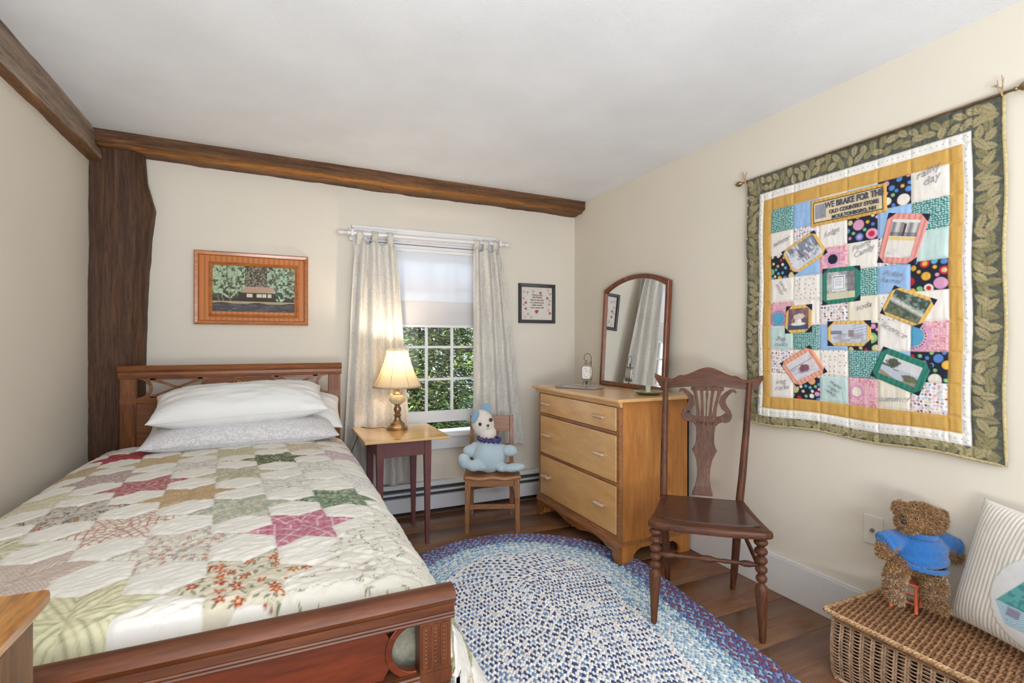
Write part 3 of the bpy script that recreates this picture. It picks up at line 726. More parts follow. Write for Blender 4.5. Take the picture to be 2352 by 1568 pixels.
FAB = {
 (0, 0): lambda m: f_plaid(m, lin((206, 134, 150)), lin((172, 70, 100)), lin((240, 214, 216)), .02),
 (0, 1): lambda m: f_mottle(m, lin((122, 138, 108)), lin((84, 104, 84)), lin((176, 188, 156))),
 (0, -1): lambda m: f_floral(m, lin((222, 212, 188)), lin((172, 62, 44)), lin((196, 96, 62)), lin((104, 118, 82)), .034, .42, 0),
 (-1, -1): lambda m: f_stripe(m, lin((228, 222, 184)), lin((186, 182, 142)), .016, .26, lin((166, 164, 130))),
 (-2, 1): lambda m: f_grid(m, lin((236, 226, 208)), lin((168, 66, 62)), .019),
 (-1, 1): lambda m: f_mottle(m, lin((206, 200, 176)), lin((176, 176, 146)), lin((156, 168, 160)), 120),
 (-3, 2): lambda m: f_floral(m, lin((206, 198, 184)), lin((160, 74, 60)), lin((92, 88, 84)), lin((98, 98, 88)), .026, .40, 3),
 (-2, 2): lambda m: f_dots(m, lin((204, 180, 136)), lin((180, 130, 96)), .006, .32),
 (-3, 3): lambda m: f_plaid(m, lin((186, 112, 112)), lin((150, 66, 74)), lin((222, 190, 184)), .012),
 (-2, 3): lambda m: f_mottle(m, lin((206, 202, 172)), lin((188, 186, 150)), lin((170, 160, 140)), 150),
 (-2, 4): lambda m: f_mottle(m, lin((106, 114, 78)), lin((78, 84, 56)), lin((170, 176, 140))),
 (-4, 4): lambda m: f_plaid(m, lin((206, 192, 182)), lin((176, 150, 140)), lin((150, 112, 106)), .011),
 (-5, 6): lambda m: f_plaid(m, lin((178, 50, 58)), lin((150, 34, 44)), lin((206, 96, 100)), .012),
 (-4, 5): lambda m: f_dots(m, lin((212, 190, 150)), lin((186, 156, 110)), .006, .32),
 (-5, 5): lambda m: f_dots(m, lin((208, 188, 152)), lin((170, 130, 90)), .006, .32),
 (-3, 5): lambda m: f_stripe(m, lin((220, 214, 184)), lin((176, 170, 118)), .011, .4),
 (-2, 6): lambda m: f_dots(m, lin((232, 222, 210)), lin((96, 60, 56)), .0085, .3),
 (-1, 5): lambda m: f_dots(m, lin((232, 222, 210)), lin((96, 60, 56)), .0085, .3),
 (-1, 4): lambda m: f_plaid(m, lin((226, 210, 210)), lin((206, 176, 180)), lin((180, 140, 150)), .01),
 (-1, 3): lambda m: f_floral(m, lin((232, 226, 216)), lin((200, 180, 180)), lin((180, 184, 190)), lin((200, 202, 188)), .02, .3, 5),
 (-1, 2): lambda m: f_floral(m, lin((234, 228, 216)), lin((190, 190, 190)), lin((180, 176, 160)), lin((190, 196, 178)), .02, .3, 6),
 (-1, 0): lambda m: f_floral(m, lin((230, 222, 208)), lin((190, 120, 116)), lin((160, 150, 150)), lin((170, 172, 150)), .024, .34, 7),
 (-2, 0): lambda m: f_stripe(m, lin((220, 206, 192)), lin((176, 142, 130)), .007, .35),
 (-3, 1): lambda m: f_stripe(m, lin((226, 220, 196)), lin((182, 178, 118)), .016, .4, lin((140, 150, 150))),
 (-4, 3): lambda m: f_dots(m, lin((230, 222, 198)), lin((196, 184, 140)), .009, .34),
 (-5, 4): lambda m: f_plaid(m, lin((186, 92, 76)), lin((160, 60, 50)), lin((220, 170, 150)), .012),
 (-3, 4): lambda m: f_floral(m, lin((232, 226, 214)), lin((170, 160, 150)), lin((150, 150, 150)), lin((190, 190, 176)), .016, .28, 9),
 (0, 2): lambda m: f_floral(m, lin((234, 229, 220)), lin((206, 196, 196)), lin((190, 194, 196)), lin((206, 208, 198)), .02, .3, 12),
 (1, 0): f_vine, (1, -1): f_vine, (2, -1): lambda m: f_floral(m, lin((172, 168, 128)), lin((120, 150, 176)), lin((96, 120, 150)), lin((120, 130, 86)), .03, .3, 14),
 (2, -2): lambda m: f_floral(m, lin((170, 164, 124)), lin((120, 150, 176)), lin((190, 90, 70)), lin((110, 124, 80)), .03, .3, 15),
}
gen = [lambda m: f_stripe(m, lin((228, 220, 204)), lin((190, 176, 150)), .012, .35), lambda m: f_floral(m, lin((230, 224, 210)), lin((190, 120, 110)), lin((150, 160, 140)), lin((160, 166, 140)), .024, .32, 20),
       lambda m: f_mottle(m, lin((206, 202, 176)), lin((184, 182, 150)), lin((168, 164, 140)), 120), lambda m: f_dots(m, lin((226, 214, 190)), lin((180, 150, 110)), .008, .3)]
star = sm(sd_star*.288, .004)
for i in range(int(bi.min()), int(bi.max())+1):
    for j in range(int(bj.min()), int(bj.max())+1):
        mk = ((bi == i) & (bj == j) & (sd_star*.288 < .004))
        if not mk.any(): continue
        m_ = mk*star
        (FAB.get((i, j)) or gen[(i*7+j*13) % 4])(m_)
# plain cream field near the foot on the right carries the vine print
vm = ((U > (Vy-1.116)*.523) & (U < .41) & (Vy < 1.43+(U-.16)*.9) & ~((bi == 0) & (bj == 0) & in_star)).astype(float)
f_vine(vm)
# seams: faint darker stitching line where patches meet
seam = np.minimum(np.abs(sd_star)*.288, np.where(in_star, seam_in*.288, 9))
lay(sm(seam-.0008, .003), col*.9, .6)
col = np.where((in_star | (vm > .5))[..., None], col*.82, col)
# ---------- relief
edge = np.clip((np.minimum(Vy-Y0q, .08))/.08, 0, 1)
puck = (fbm(U*30+Vy*14, Vy*95-U*40, 50, 3)-.5)*.0062
quiltl = np.abs((((U*.8+Vy*1.6)/.052) % 1)-.5); gro = -np.exp(-(quiltl/.07)**2)*.0012
sg = -np.exp(-(seam/.007)**2)*.0045
lump = (fbm(U*5, Vy*5, 60, 2)-.5)*.012
dN = puck+gro*.8+sg+lump+.004
side = np.clip((.6-SZ)/.4, 0, 1)
foot = np.clip((1.75-Vy)/.65, 0, 1)
X = SX+NX*dN; Z = SZ+NZ*dN; Yy = Vy.copy()
fl = np.where(Vy > 1.28, np.clip((1.8-Vy)/.52, 0, 1), np.sin(math.pi/2*np.clip((Vy-1.09)/.19, 0, 1)))
flare = np.where(SX > 0, np.clip((.6-SZ)/.4, 0, 1.25)**1.6*(.02+.095*fl)-.075*side*(1-np.clip((Vy-1.09)/.12, 0, 1)), 0)
waves = np.where(SX > 0, side*.016*np.sin(Vy*11+1.0+side*1.5)+side*.008*np.sin(Vy*23), 0)
X = X+flare+waves*np.clip((Vy-1.3)/.2, 0, 1)
# pillow end and foot end ease down slightly
Z = Z-.02*np.clip((Vy-3.02)/.16, 0, 1)**2-.02*np.clip((1.16-Vy)/.05, 0, 1)**2-np.where(SZ > .45, .05, 0)*np.clip((1.118-Vy)/.026, 0, 1)**1.3
Z = Z+.010*np.exp(-((U+.2)/.35)**2)-.006*np.sin(Vy*2.2)
# drape clears the night table leg
Vv = np.stack([X, Yy, Z], -1).reshape(-1, 3)
# thickness: second layer 9 mm inside along the normal
Xi = X-NX*.009; Zi = Z-NZ*.009; Vi = np.stack([Xi, Yy, Zi], -1).reshape(-1, 3)
nn_ = NU*NV; F1 = gridfaces(NU, NV); F2 = gridfaces(NU, NV, nn_)[:, ::-1]
def rim(ix): ix = np.asarray(ix); return np.stack([ix[:-1], ix[1:], ix[1:]+nn_, ix[:-1]+nn_], 1)
Fr = np.concatenate([rim(np.arange(NU))[:, ::-1], rim(np.arange(NU)+(NV-1)*NU), rim(np.arange(NV)*NU), rim(np.arange(NV)*NU+NU-1)[:, ::-1]])
quilt_m = attr_mat('quilt_cotton', .92, 700, .25, (420, .16), .1)
qt = thing('bed_quilt', 'cream patchwork quilt with six-pointed fabric stars and white hexagons on the bed', 'quilt', (-.2, 2.1, .2))
npmesh('patchwork', np.concatenate([Vv, Vi]), np.concatenate([F1, F2, Fr]), quilt_m, qt, col=np.concatenate([col.reshape(-1, 3)]*2), smooth=180)
# ---- pillows
def pillow_mesh(w, h, t, seed, n1=90, n2=64, sag=.0, wr=.004, corner=.06):
    u = np.linspace(-1, 1, n1); v = np.linspace(-1, 1, n2); UU, VV = np.meshgrid(u, v)
    rr = (1-np.abs(UU)**3.0)*(1-np.abs(VV)**2.6); th = t/2*np.clip(rr, 0, 1)**.5
    x = UU*w/2*(1-corner*.9*(1-VV**2)*np.abs(UU)**3*.9); y = VV*h/2*(1-corner*(1-UU**2)*VV**2)
    out = []
    for s_ in (1, -1):
        nz = (fbm(UU*2.2+5*s_, VV*3+seed, seed)-.5)*wr*3+(fbm(UU*8, VV*4+s_, seed+2)-.5)*wr
        crease = -wr*1.3*np.clip(np.abs(UU)-.6, 0, 1)*np.abs(np.sin(VV*9+UU*5+seed))*2
        out.append(np.stack([x, y, s_*(th+(nz+crease)*np.clip(rr*4, 0, 1))-sag*(UU**2)*.5], -1).reshape(-1, 3))
    F = np.concatenate([gridfaces(n1, n2), gridfaces(n1, n2, n1*n2)[:, ::-1]])
    Vp = np.concatenate(out)
    return Vp, F, n1, n2
def weld(o, d=.0008):
    me = o.data; bm = bmesh.new(); bm.from_mesh(me); bmesh.ops.remove_doubles(bm, verts=bm.verts, dist=d); bmesh.ops.recalc_face_normals(bm, faces=bm.faces); bm.to_mesh(me); bm.free(); me.polygons.foreach_set('use_smooth', [True]*len(me.polygons))
def pillow(name, label, w, h, t, mat, loc, rot, seed, group='pillows on the bed', piping=True, **kw):
    Vp, F, n1, n2 = pillow_mesh(w, h, t, seed, **kw)
    Mx = Matrix.Translation(loc) @ Matrix.Rotation(rot[2], 4, 'Z') @ Matrix.Rotation(rot[0], 4, 'X') @ Matrix.Rotation(rot[1], 4, 'Y')
    A = np.array(Mx); Vw = Vp @ A[:3, :3].T + A[:3, 3]
    r_ = thing(name, label, 'pillow', (loc[0], loc[1], Vw[:, 2].min()), group=group)
    o = npmesh('pillowcase', Vw, F, mat, r_, smooth=180); weld(o)
    if piping:
        ring = [Vw[i] for i in range(n1)]+[Vw[(j+1)*n1-1] for j in range(1, n2)]+[Vw[n1*n2-1-i] for i in range(1, n1)]+[Vw[(n2-1-j)*n1] for j in range(1, n2-1)]
        MB().tube([tuple(p) for p in ring[::2]], .0022, 5, closed=True).build('seam', mat, r_, smooth=180)
    return r_
n = N('grey_scroll_cotton'); v = n.n('ShaderNodeTexWave'); v.wave_type = 'RINGS'; v.inputs['Scale'].default_value = 48; v.inputs['Distortion'].default_value = 9; v.inputs['Detail'].default_value = 1.5; v.inputs['Detail Scale'].default_value = 1.6
n.l(n.coord(), v.inputs['Vector']); n.base(n.ramp(v.outputs['Fac'], [(.38, L(200, 197, 199)), (.65, L(220, 217, 217))])); n.set(rough=.9, sheen=.1); n.bump(n.noise(n.coord(), 900, 2), .2, .0006); grey_m = n.m
white_m = plain('white_pillow_cotton', L(226, 225, 222), .85, var=.01, scale=10, sheen=.1)
pillow('pillow', 'grey scroll-printed pillow lying flat under the white ones', .86, .42, .15, grey_m, (-.155, 2.955, .737), (R(10), 0, R(2)), 3, corner=.05)
pillow('pillow', 'white pillow behind, its corner drooping toward the window', .76, .36, .13, white_m, (-.055, 3.085, .83), (R(24), R(7), R(-3)), 8)
pillow('pillow', 'large plump white pillow on top, in front, at the headboard', .79, .37, .19, white_m, (-.170, 2.975, .868), (R(15), R(-2), R(3)), 5, wr=.007)
# ================================================================== NIGHT TABLE
burg = plain('burgundy_paint', L(104, 56, 56), .42, var=.08, scale=14)
tabletop = wood('honey_maple_top', L(206, 162, 100), L(228, 190, 132), 'X', rough=.2, bump=.02, coat=.4, grain=.25)
t = thing('side_table', 'small square side table with honey top and burgundy tapered legs', 'table', (.655, 3.09, 0))
MB().box(.42, .905, 2.838, 3.372, .621, .636).build('table_top', tabletop, t, smooth=0, bevel=.003)
def taper(x, y, z0, z1, w0, w1): return MB().bar((x, y, z1), (x, y, z0), w1, w1, w0, w0)
LX0, LX1, LY0, LY1 = .515, .79, 2.925, 3.27
m = MB(); m.box(LX0, LX1, LY0-.012, LY0+.006, .525, .621); m.box(LX0, LX1, LY1-.006, LY1+.012, .525, .621)
m.box(LX0-.012, LX0+.006, LY0, LY1, .525, .621); m.box(LX1-.006, LX1+.012, LY0, LY1, .525, .621)
m.build('apron', burg, t, smooth=0, bevel=.002)
for x in (LX0, LX1):
    for y in (LY0, LY1):
        m = MB(); m.box(x-.020, x+.020, y-.020, y+.020, .52, .621); m.bar((x, y, .522), (x, y, 0), .04, .04, .022, .022); m.build('leg', burg, t, smooth=0, bevel=.0015)
# ---- lamp
lx, ly, lz0 = .672, 3.195, .636
lamp = thing('table_lamp', 'lit brass table lamp with cream bell shade on the side table', 'lamp', (lx, ly, lz0))
T = Matrix.Translation((lx, ly, lz0))
MB().lathe([(.066, 0), (.067, .006), (.063, .010), (.064, .016), (.058, .021), (.046, .030), (.044, .038), (.040, .043), (.030, .048), (.024, .056), (.020, .066), (.018, .076), (.021, .084), (.026, .089), (.021, .094), (.016, .099), (.019, .110), (.024, .124), (.022, .136), (.014, .148), (.012, .152), (.022, .156), (.026, .159)], T=T, n=32).build('base', MAT['brass'], lamp)
n = N('amber_glass'); n.base(L(224, 206, 168)); n.set(rough=.12, trans=.45, spec=.6, coat=.5); amber = n.m
MB().lathe([(.024, .158), (.040, .166), (.051, .180), (.053, .192), (.047, .206), (.034, .216), (.022, .221)], T=T, n=32).build('glass_ball', amber, lamp, label='amber glass ball of the stem')
MB().lathe([(.024, .220), (.026, .224), (.018, .229), (.010, .240), (.008, .262), (.009, .270), (.007, .275), (.007, .31), (.017, .315), (.018, .35), (.012, .36), (.012, .365)], T=T, n=24).build('stem', MAT['brass'], lamp)
def shade_r(k): # k 0 top .. 1 bottom
    return .066+.084*(k**1.55)
prof = [(shade_r(k), .500-.232*k) for k in [i/16 for i in range(17)]]
m = MB(); m.lathe(prof[::-1], T=T, n=48, cap=False)
shm = translucent('cream_shade_silk', L(238, 228, 204), .5, .85, (500, 500, 500), .15)
o = m.build('lamp_shade', shm, lamp, smooth=180); sd = o.modifiers.new('thick', 'SOLIDIFY'); sd.thickness = .0016; sd.offset = 0
tr_m = plain('shade_trim', L(176, 150, 112), .8)
m = MB()
for k in range(8):
    a = 2*math.pi*(k+.35)/8
    m.tube([(lx+(r+.0012)*math.cos(a), ly+(r+.0012)*math.sin(a), lz0+z) for r, z in prof], .0011, 5)
m.build('rib', tr_m, o)
for (r, z, q) in ((prof[-1][0], .268, .0042), (prof[0][0], .5, .0032)): MB().tube([(lx+r*math.cos(2*math.pi*k/48), ly+r*math.sin(2*math.pi*k/48), lz0+z) for k in range(48)], q, 6, closed=True).build('trim', tr_m, o)
bulb = N('bulb_glow'); bulb.b.inputs['Emission Color'].default_value = (*L(255, 225, 170), 1); bulb.b.inputs['Emission Strength'].default_value = 14; bulb.base(L(255, 240, 215))
MB().lathe([(.012, .362), (.014, .375), (.026, .395), (.029, .41), (.024, .43), (.010, .441), (.002, .443)], T=T, n=20).build('bulb', bulb.m, lamp)
m = MB(); m.tube([(lx, ly, lz0+.495), (lx+.064, ly, lz0+.498)], .0012, 5); m.tube([(lx, ly, lz0+.495), (lx-.064, ly, lz0+.498)], .0012, 5); m.tube([(lx+.012, ly, lz0+.35), (lx+.036, ly, lz0+.40), (lx+.03, ly, lz0+.46), (lx, ly, lz0+.495)], .0014, 5); m.tube([(lx-.012, ly, lz0+.35), (lx-.036, ly, lz0+.40), (lx-.03, ly, lz0+.46), (lx, ly, lz0+.495)], .0014, 5)
m.build('harp', MAT['brass'], lamp)
light('table_lamp_bulb', 'POINT', (lx, ly, lz0+.462), 11, L(255, 234, 208), shadow_soft_size=.018)
cord = [(lx-.06, ly+.02, lz0+.006), (lx-.09, ly+.04, lz0+.012), (lx-.13, ly+.07, lz0+.005), (lx-.17, ly+.11, lz0+.003), (.48, 3.36, lz0+.003), (.455, 3.376, .62), (.45, 3.378, .56), (.42, 3.36, .50), (.40, 3.30, .44), (.38, 3.25, .40)]
MB().tube(cord, .0022, 6).build('cord', plain('cord_black', L(30, 26, 24), .5), lamp)
# ================================================================== SMALL CHAIR
oak = {a: wood('oak_'+a, L(128, 82, 44), L(172, 118, 70), a, scale=1.3, rough=.4, bump=.12, streak=16) for a in 'XYZ'}
c = thing('child_chair', 'small oak child chair with two back slats holding the blue plush bear', 'chair', (1.264, 3.075, 0), R(-21.6))
K = dict(local=True)
def lb(name, mb, mat, par=c, **kw): return mb.build(name, mat, par, local=True, **kw)
m = MB()
def seat(u, v):
    x = -.178+.356*u; y = -.19+.355*v; xx = x*(1-.08*v)
    dip = -.010*math.exp(-((abs(x)-.075)/.06)**2)*math.sin(math.pi*min(1, v*1.1))**.5 if 0 < v < .92 else 0
    fr = -.007*math.exp(-((abs(x)-.075)/.06)**2) if v < .05 else 0
    return (xx, y, .357+dip+fr)
m.surf(seat, 30, 24); o = lb('seat', m, oak['X'], smooth=60); sd = o.modifiers.new('thick', 'SOLIDIFY'); sd.thickness = .024; sd.offset = -1 if o.data.polygons[0].normal.z > 0 else 1
o.modifiers.new('bev', 'BEVEL').width = .004
m = MB(); m.box(-.145, .145, -.172, -.155, .285, .333); lb('apron', m, oak['X'], smooth=0, bevel=.001)
m = MB(); m.box(-.128, .128, .15, .166, .285, .333); lb('apron', m, oak['X'], smooth=0, bevel=.001)
for s_ in (-1, 1): lb('apron', MB().bar((s_*.15, -.165, .309), (s_*.132, .16, .309), .016, .048, up=(0, 0, 1)), oak['Y'], smooth=0, bevel=.001)
for s_ in (-1, 1):
    lb('leg', MB().bar((s_*.152, -.165, .333), (s_*.158, -.172, 0), .036, .036, .026, .026), oak['Z'], smooth=0, bevel=.002, label='front leg')
    m = MB(); m.bar((s_*.135, .165, .345), (s_*.137, .175, 0), .03, .034, .024, .026); m.bar((s_*.135, .165, .335), (s_*.137, .205, .675), .028, .032, .024, .022)
    lb('leg', m, oak['Z'], smooth=0, bevel=.002, label='rear leg running up into the back')
lb('back_slat', MB().bar((0, .199, .563), (0, .206, .672), .25, .014, up=(0, 1, 0)), oak['X'], smooth=0, bevel=.002)
lb('back_slat', MB().bar((0, .186, .425), (0, .191, .482), .25, .014, up=(0, 1, 0)), oak['X'], smooth=0, bevel=.002)
lb('stretcher', MB().box(-.15, .15, -.176, -.162, .148, .176), oak['X'], smooth=0, bevel=.001)
for s_ in (-1, 1): lb('stretcher', MB().bar((s_*.153, -.165, .19), (s_*.134, .165, .19), .014, .026, up=(0, 0, 1)), oak['Y'], smooth=0, bevel=.001)
# ---- blue plush bear
def blob(parts, voxel, name, mat, parent, seed=0, amp=.0015, freq=120, smooth_it=4, col=None, **kw):
    """one continuous body grown from overlapping rounded volumes: voxel-fused and smoothed"""
    m = MB()
    for (cc, r, T_) in parts: m.ball(cc, r, 24, 16, T_)
    me = bpy.data.meshes.new('tmp'); me.from_pydata(m.v, [], m.f)
    o = bpy.data.objects.new('tmp', me); COL.objects.link(o)
    rm = o.modifiers.new('r', 'REMESH'); rm.mode = 'VOXEL'; rm.voxel_size = voxel
    sm_ = o.modifiers.new('s', 'SMOOTH'); sm_.iterations = smooth_it; sm_.factor = .5
    dg = bpy.context.evaluated_depsgraph_get(); me2 = bpy.data.meshes.new_from_object(o.evaluated_get(dg)); bpy.data.objects.remove(o)
    if amp:
        co = np.empty(len(me2.vertices)*3, np.float32); me2.vertices.foreach_get('co', co); co = co.reshape(-1, 3)
        no = np.empty(len(me2.vertices)*3, np.float32); me2.vertices.foreach_get('normal', no); no = no.reshape(-1, 3)
        k = (fbm(co[:, 0]*freq+co[:, 2]*freq*.7, co[:, 1]*freq+co[:, 2]*freq*.6, seed)-.5)*2
        co = co+no*(k*amp)[:, None]; me2.vertices.foreach_set('co', co.ravel())
    me2.name = name; me2.materials.clear()
    return finish(name, me2, mat, parent, smooth=180, local=True, **kw)
def terry(name, c):
    n = N(name); co = n.coord(); f = n.noise(co, 320, 3, .7)
    n.base(n.ramp(f, [(.3, tuple(q*.82 for q in c)), (.6, c)])); n.set(rough=.95, sheen=.4, spec=.15); n.bump(f, .8, .004); return n.m
blue_m = terry('pale_blue_terry', L(186, 206, 216)); face_m = terry('cream_terry', L(236, 226, 214)); blue2 = terry('blue_felt', L(140, 176, 200))
b = thing('blue_plush_bear', 'pale blue plush bear with cream face and navy ruffle, sitting on the small chair', 'stuffed toy', (1.222, 3.02, .362), R(-24.6))
S_ = 3.26/1165
def bp(px, py, y=0): d_ = 3.2545+y; return ((px-1176)/1165*d_+.1462, y, 1.18-(py-786.5)/1165*d_-.362)
Ry = lambda a: Matrix.Rotation(R(a), 4, 'Y')
blob([(bp(1123, 1046), (.105, .090, .108), None), (bp(1122, 1018, 0), (.062, .055, .05), None),
      (bp(1170, 1034, -.03), (.052, .036, .036), Ry(8)), (bp(1152, 1030, -.01), (.045, .034, .030), None),
      (bp(1078, 1036, .0), (.040, .036, .040), Ry(-35)), (bp(1090, 1026, .01), (.045, .034, .030), Ry(-30)),
      (bp(1066, 1058, -.075), (.040, .038, .047), Ry(-15)), (bp(1088, 1069, -.07), (.052, .042, .035), None), (bp(1105, 1068, -.04), (.05, .045, .036), None),
      (bp(1180, 1073, -.07), (.072, .040, .027), Ry(-6)), (bp(1155, 1073, -.045), (.05, .042, .028), None)],
     .0055, 'body', blue_m, b, 1, .0016, 140, 3)
hd = blob([(bp(1109, 972, .0), (.072, .064, .090), Ry(-16)), (bp(1120, 994, -.01), (.056, .052, .05), Ry(-14))], .005, 'head', face_m, b, 2, .001, 140, 3, label='cream face')
MB().ball(bp(1116, 938, .012), (.034, .016, .036), 16, 10, Ry(10)).build('ear', blue2, b, local=True, smooth=180)
MB().ball(bp(1091, 957, -.046), (.022, .018, .046), 16, 10, Ry(24)).build('ear', blue2, b, local=True, smooth=180, label='folded ear')
blk = plain('black_felt', L(38, 40, 44), .6)
for p_ in ((1103, 974), (1127.5, 964)): MB().ball(bp(p_[0], p_[1], -.060), (.0115, .006, .0125), 14, 8).build('eye', blk, b, local=True)
MB().prism([(-.0095, .007), (.0095, .007), (.001, -.011), (-.001, -.011)], -.004, .004, Matrix.Translation(bp(1121, 977.5, -.0655)) @ Matrix.Rotation(R(90), 4, 'X')).build('nose', blk, b, local=True, bevel=.001)
q0 = bp(1121.5, 984, -.064)
MB().tube([(q0[0]-.011, q0[1]+.002, q0[2]-.0005), (q0[0]-.005, q0[1], q0[2]-.004), (q0[0], q0[1], q0[2]), (q0[0]+.006, q0[1], q0[2]-.004), (q0[0]+.013, q0[1]+.002, q0[2]+.002)], .0009, 5).build('mouth', blk, b, local=True)
n = N('navy_print'); v = n.n('ShaderNodeTexVoronoi'); v.inputs['Scale'].default_value = 90; n.l(n.coord(), v.inputs[0])
n.base(n.ramp(v.outputs['Color'], [(.3, L(40, 52, 96)), (.55, L(58, 78, 140)), (.8, L(120, 70, 90))])); n.set(rough=.8); navy = n.m
m = MB(); cx_, _, cz_ = bp(1124, 1008)
def ruf(u, v):
    a = 2*math.pi*u; w = (v-.5)*2; r = .052+.014*(1-w*w)+.006*math.sin(a*17+w)*abs(w)+.004*math.sin(a*29)
    return (cx_+r*math.cos(a)*1.12, -.005+r*math.sin(a)*.95, cz_+w*.016+.004*math.sin(a*13)-.006*math.cos(a))
m.surf(ruf, 160, 9, cu=True); o = m.build('ruffle', navy, b, local=True, smooth=180); sd = o.modifiers.new('t', 'SOLIDIFY'); sd.thickness = .002
# ================================================================== SAMPLER AND PICTURE ON THE BACK WALL
def frame_rect(mb, x0, x1, z0, z1, w, y0, y1, slope=0):
    mb.box(x0, x0+w, y0, y1, z0, z1); mb.box(x1-w, x1, y0, y1, z0, z1); mb.box(x0+w, x1-w, y0, y1, z0, z0+w); mb.box(x0+w, x1-w, y0, y1, z1-w, z1)
def mitred(x0, x1, z0, z1, prof):
    """picture frame with a moulded profile: prof list of (inset, y)"""
    v = []; f = []; k = len(prof)
    for (sx, sz, cx, cz) in ((0, 0, x0, z0), (1, 0, x1, z0), (1, 1, x1, z1), (0, 1, x0, z1)):
        for (i, y) in prof: v.append((cx+(i if sx == 0 else -i), y, cz+(i if sz == 0 else -i)))
    for a in range(4):
        b_ = (a+1) % 4
        for i in range(k): j = (i+1) % k; f.append((a*k+i, b_*k+i, b_*k+j, a*k+j))
    return MB().add(v, f)
pf = wood('amber_frame_wood', L(168, 94, 26), L(204, 124, 44), 'X', rough=.3, bump=.03, coat=.3)
x0, x1, z0, z1 = -.456, .163, 1.289, 1.722
pic = thing('framed_picture', 'orange wood framed woodland cabin picture on the back wall above the bed', 'picture', ((x0+x1)/2, YB, z0))
mitred(x0, x1, z0, z1, [(0, YB), (0, YB-.028), (.004, YB-.031), (.020, YB-.028), (.024, YB-.018), (.024, YB)]).build('frame', pf, pic, smooth=0)
n = N('reeded_mat_wood'); co = n.coord((1, 1, 1)); w_ = n.n('ShaderNodeTexWave'); w_.bands_direction = 'X'; w_.inputs['Scale'].default_value = 11; w_.inputs['Distortion'].default_value = .2; w_.inputs['Detail'].default_value = 2; w_.inputs['Detail Scale'].default_value = 3
n.l(co, w_.inputs[0]); n.base(n.ramp(w_.outputs['Fac'], [(.02, L(160, 90, 28)), (.12, L(186, 106, 34)), (.9, L(196, 116, 40))])); n.set(rough=.5); n.bump(w_.outputs['Fac'], .12, .001)
ix0, ix1, iz0, iz1 = x0+.092, x1-.075, z0+.062, z1-.078
mitred(x0+.02, x1-.02, z0+.02, z1-.02, [(0, YB-.002), (0, YB-.014), (.058, YB-.014), (.058, YB-.002)]).build('reeded_border', n.m, pic, smooth=0)
mitred(ix0-.018, ix1+.018, iz0-.018, iz1+.018, [(0, YB-.003), (0, YB-.02), (.006, YB-.022), (.018, YB-.016), (.018, YB-.003)]).build('inner_frame', pf, pic, smooth=0)
nu, nv = 260, 150; UU, VV = np.meshgrid(np.linspace(0, 1, nu), np.linspace(0, 1, nv))
A = UU*1.65; B = VV
col = np.ones(UU.shape+(3,))*lin((70, 62, 52)); tx = fbm(A*22, B*22, 3, 4); fi = fbm(A*60, B*60, 5, 3)
back = lin((128, 118, 96)); lay2 = lambda m_, c_: None
def pt(m_, c_):
    global col
    m_ = np.clip(m_, 0, 1)[..., None]; col = col*(1-m_)+c_*m_
pt((fi-.45)*6*(B > .55), lin((150, 146, 124)))
pt((np.clip((.36-np.abs(UU-.02)), 0, 1) > 0)*(B > .38+.05*np.sin(A*14))*np.clip((tx-.40)*9, 0, 1), lin((184, 206, 168)))
pt((np.clip((.30-np.abs(UU-.95)), 0, 1) > 0)*(B > .32+.05*np.sin(A*17+1))*np.clip((tx-.42)*9, 0, 1), lin((176, 204, 176)))
pt(((fi > .52) & (B > .34) & ((UU < .38) | (UU > .66))).astype(float)*.6, lin((98, 118, 92)))
pt(((B > .23) & (B < .45) & (UU > .30) & (UU < .76)).astype(float)*.9, lin((66, 52, 44)))
pt(((B > .45) & (B < .58) & (UU > .33+.05*(B-.45)*8) & (UU < .73)).astype(float)*.95, lin((186, 156, 134)))
for a, b_ in ((.40, .47), (.52, .58), (.59, .64), (.655, .70)): pt(((B > .36) & (B < .43) & (UU > a) & (UU < b_)).astype(float)*.95, lin((216, 212, 190)))
for a in (.07, .12, .2): pt(((B > .24) & (B < .40) & (np.abs(UU-a-.01*np.sin(B*30)) < .004)).astype(float), lin((170, 150, 120)))
pt(((B > .225+.02*np.sin(A*9)) & (B < .27)).astype(float)*.8, lin((188, 176, 140)))
pt((np.clip(.225-B, 0, .01)*100), lin((78, 72, 74))); pt(((B < .21).astype(float))*np.clip((fbm(A*12, B*60, 8)-.5)*4, 0, 1), lin((112, 104, 104)))
V = np.stack([ix0+(ix1-ix0)*UU, np.full(UU.shape, YB-.008), iz0+(iz1-iz0)*VV], -1).reshape(-1, 3)
paint_m = attr_mat('printed_picture', .55, 300, .02, None, 0)
npmesh('picture_print', V, gridfaces(nu, nv), paint_m, pic, col=col.reshape(-1, 3), smooth=0)
MB().box(ix0, ix1, YB-.0065, YB-.001, iz0, iz1).build('backing', MAT['dark'], pic, smooth=0)
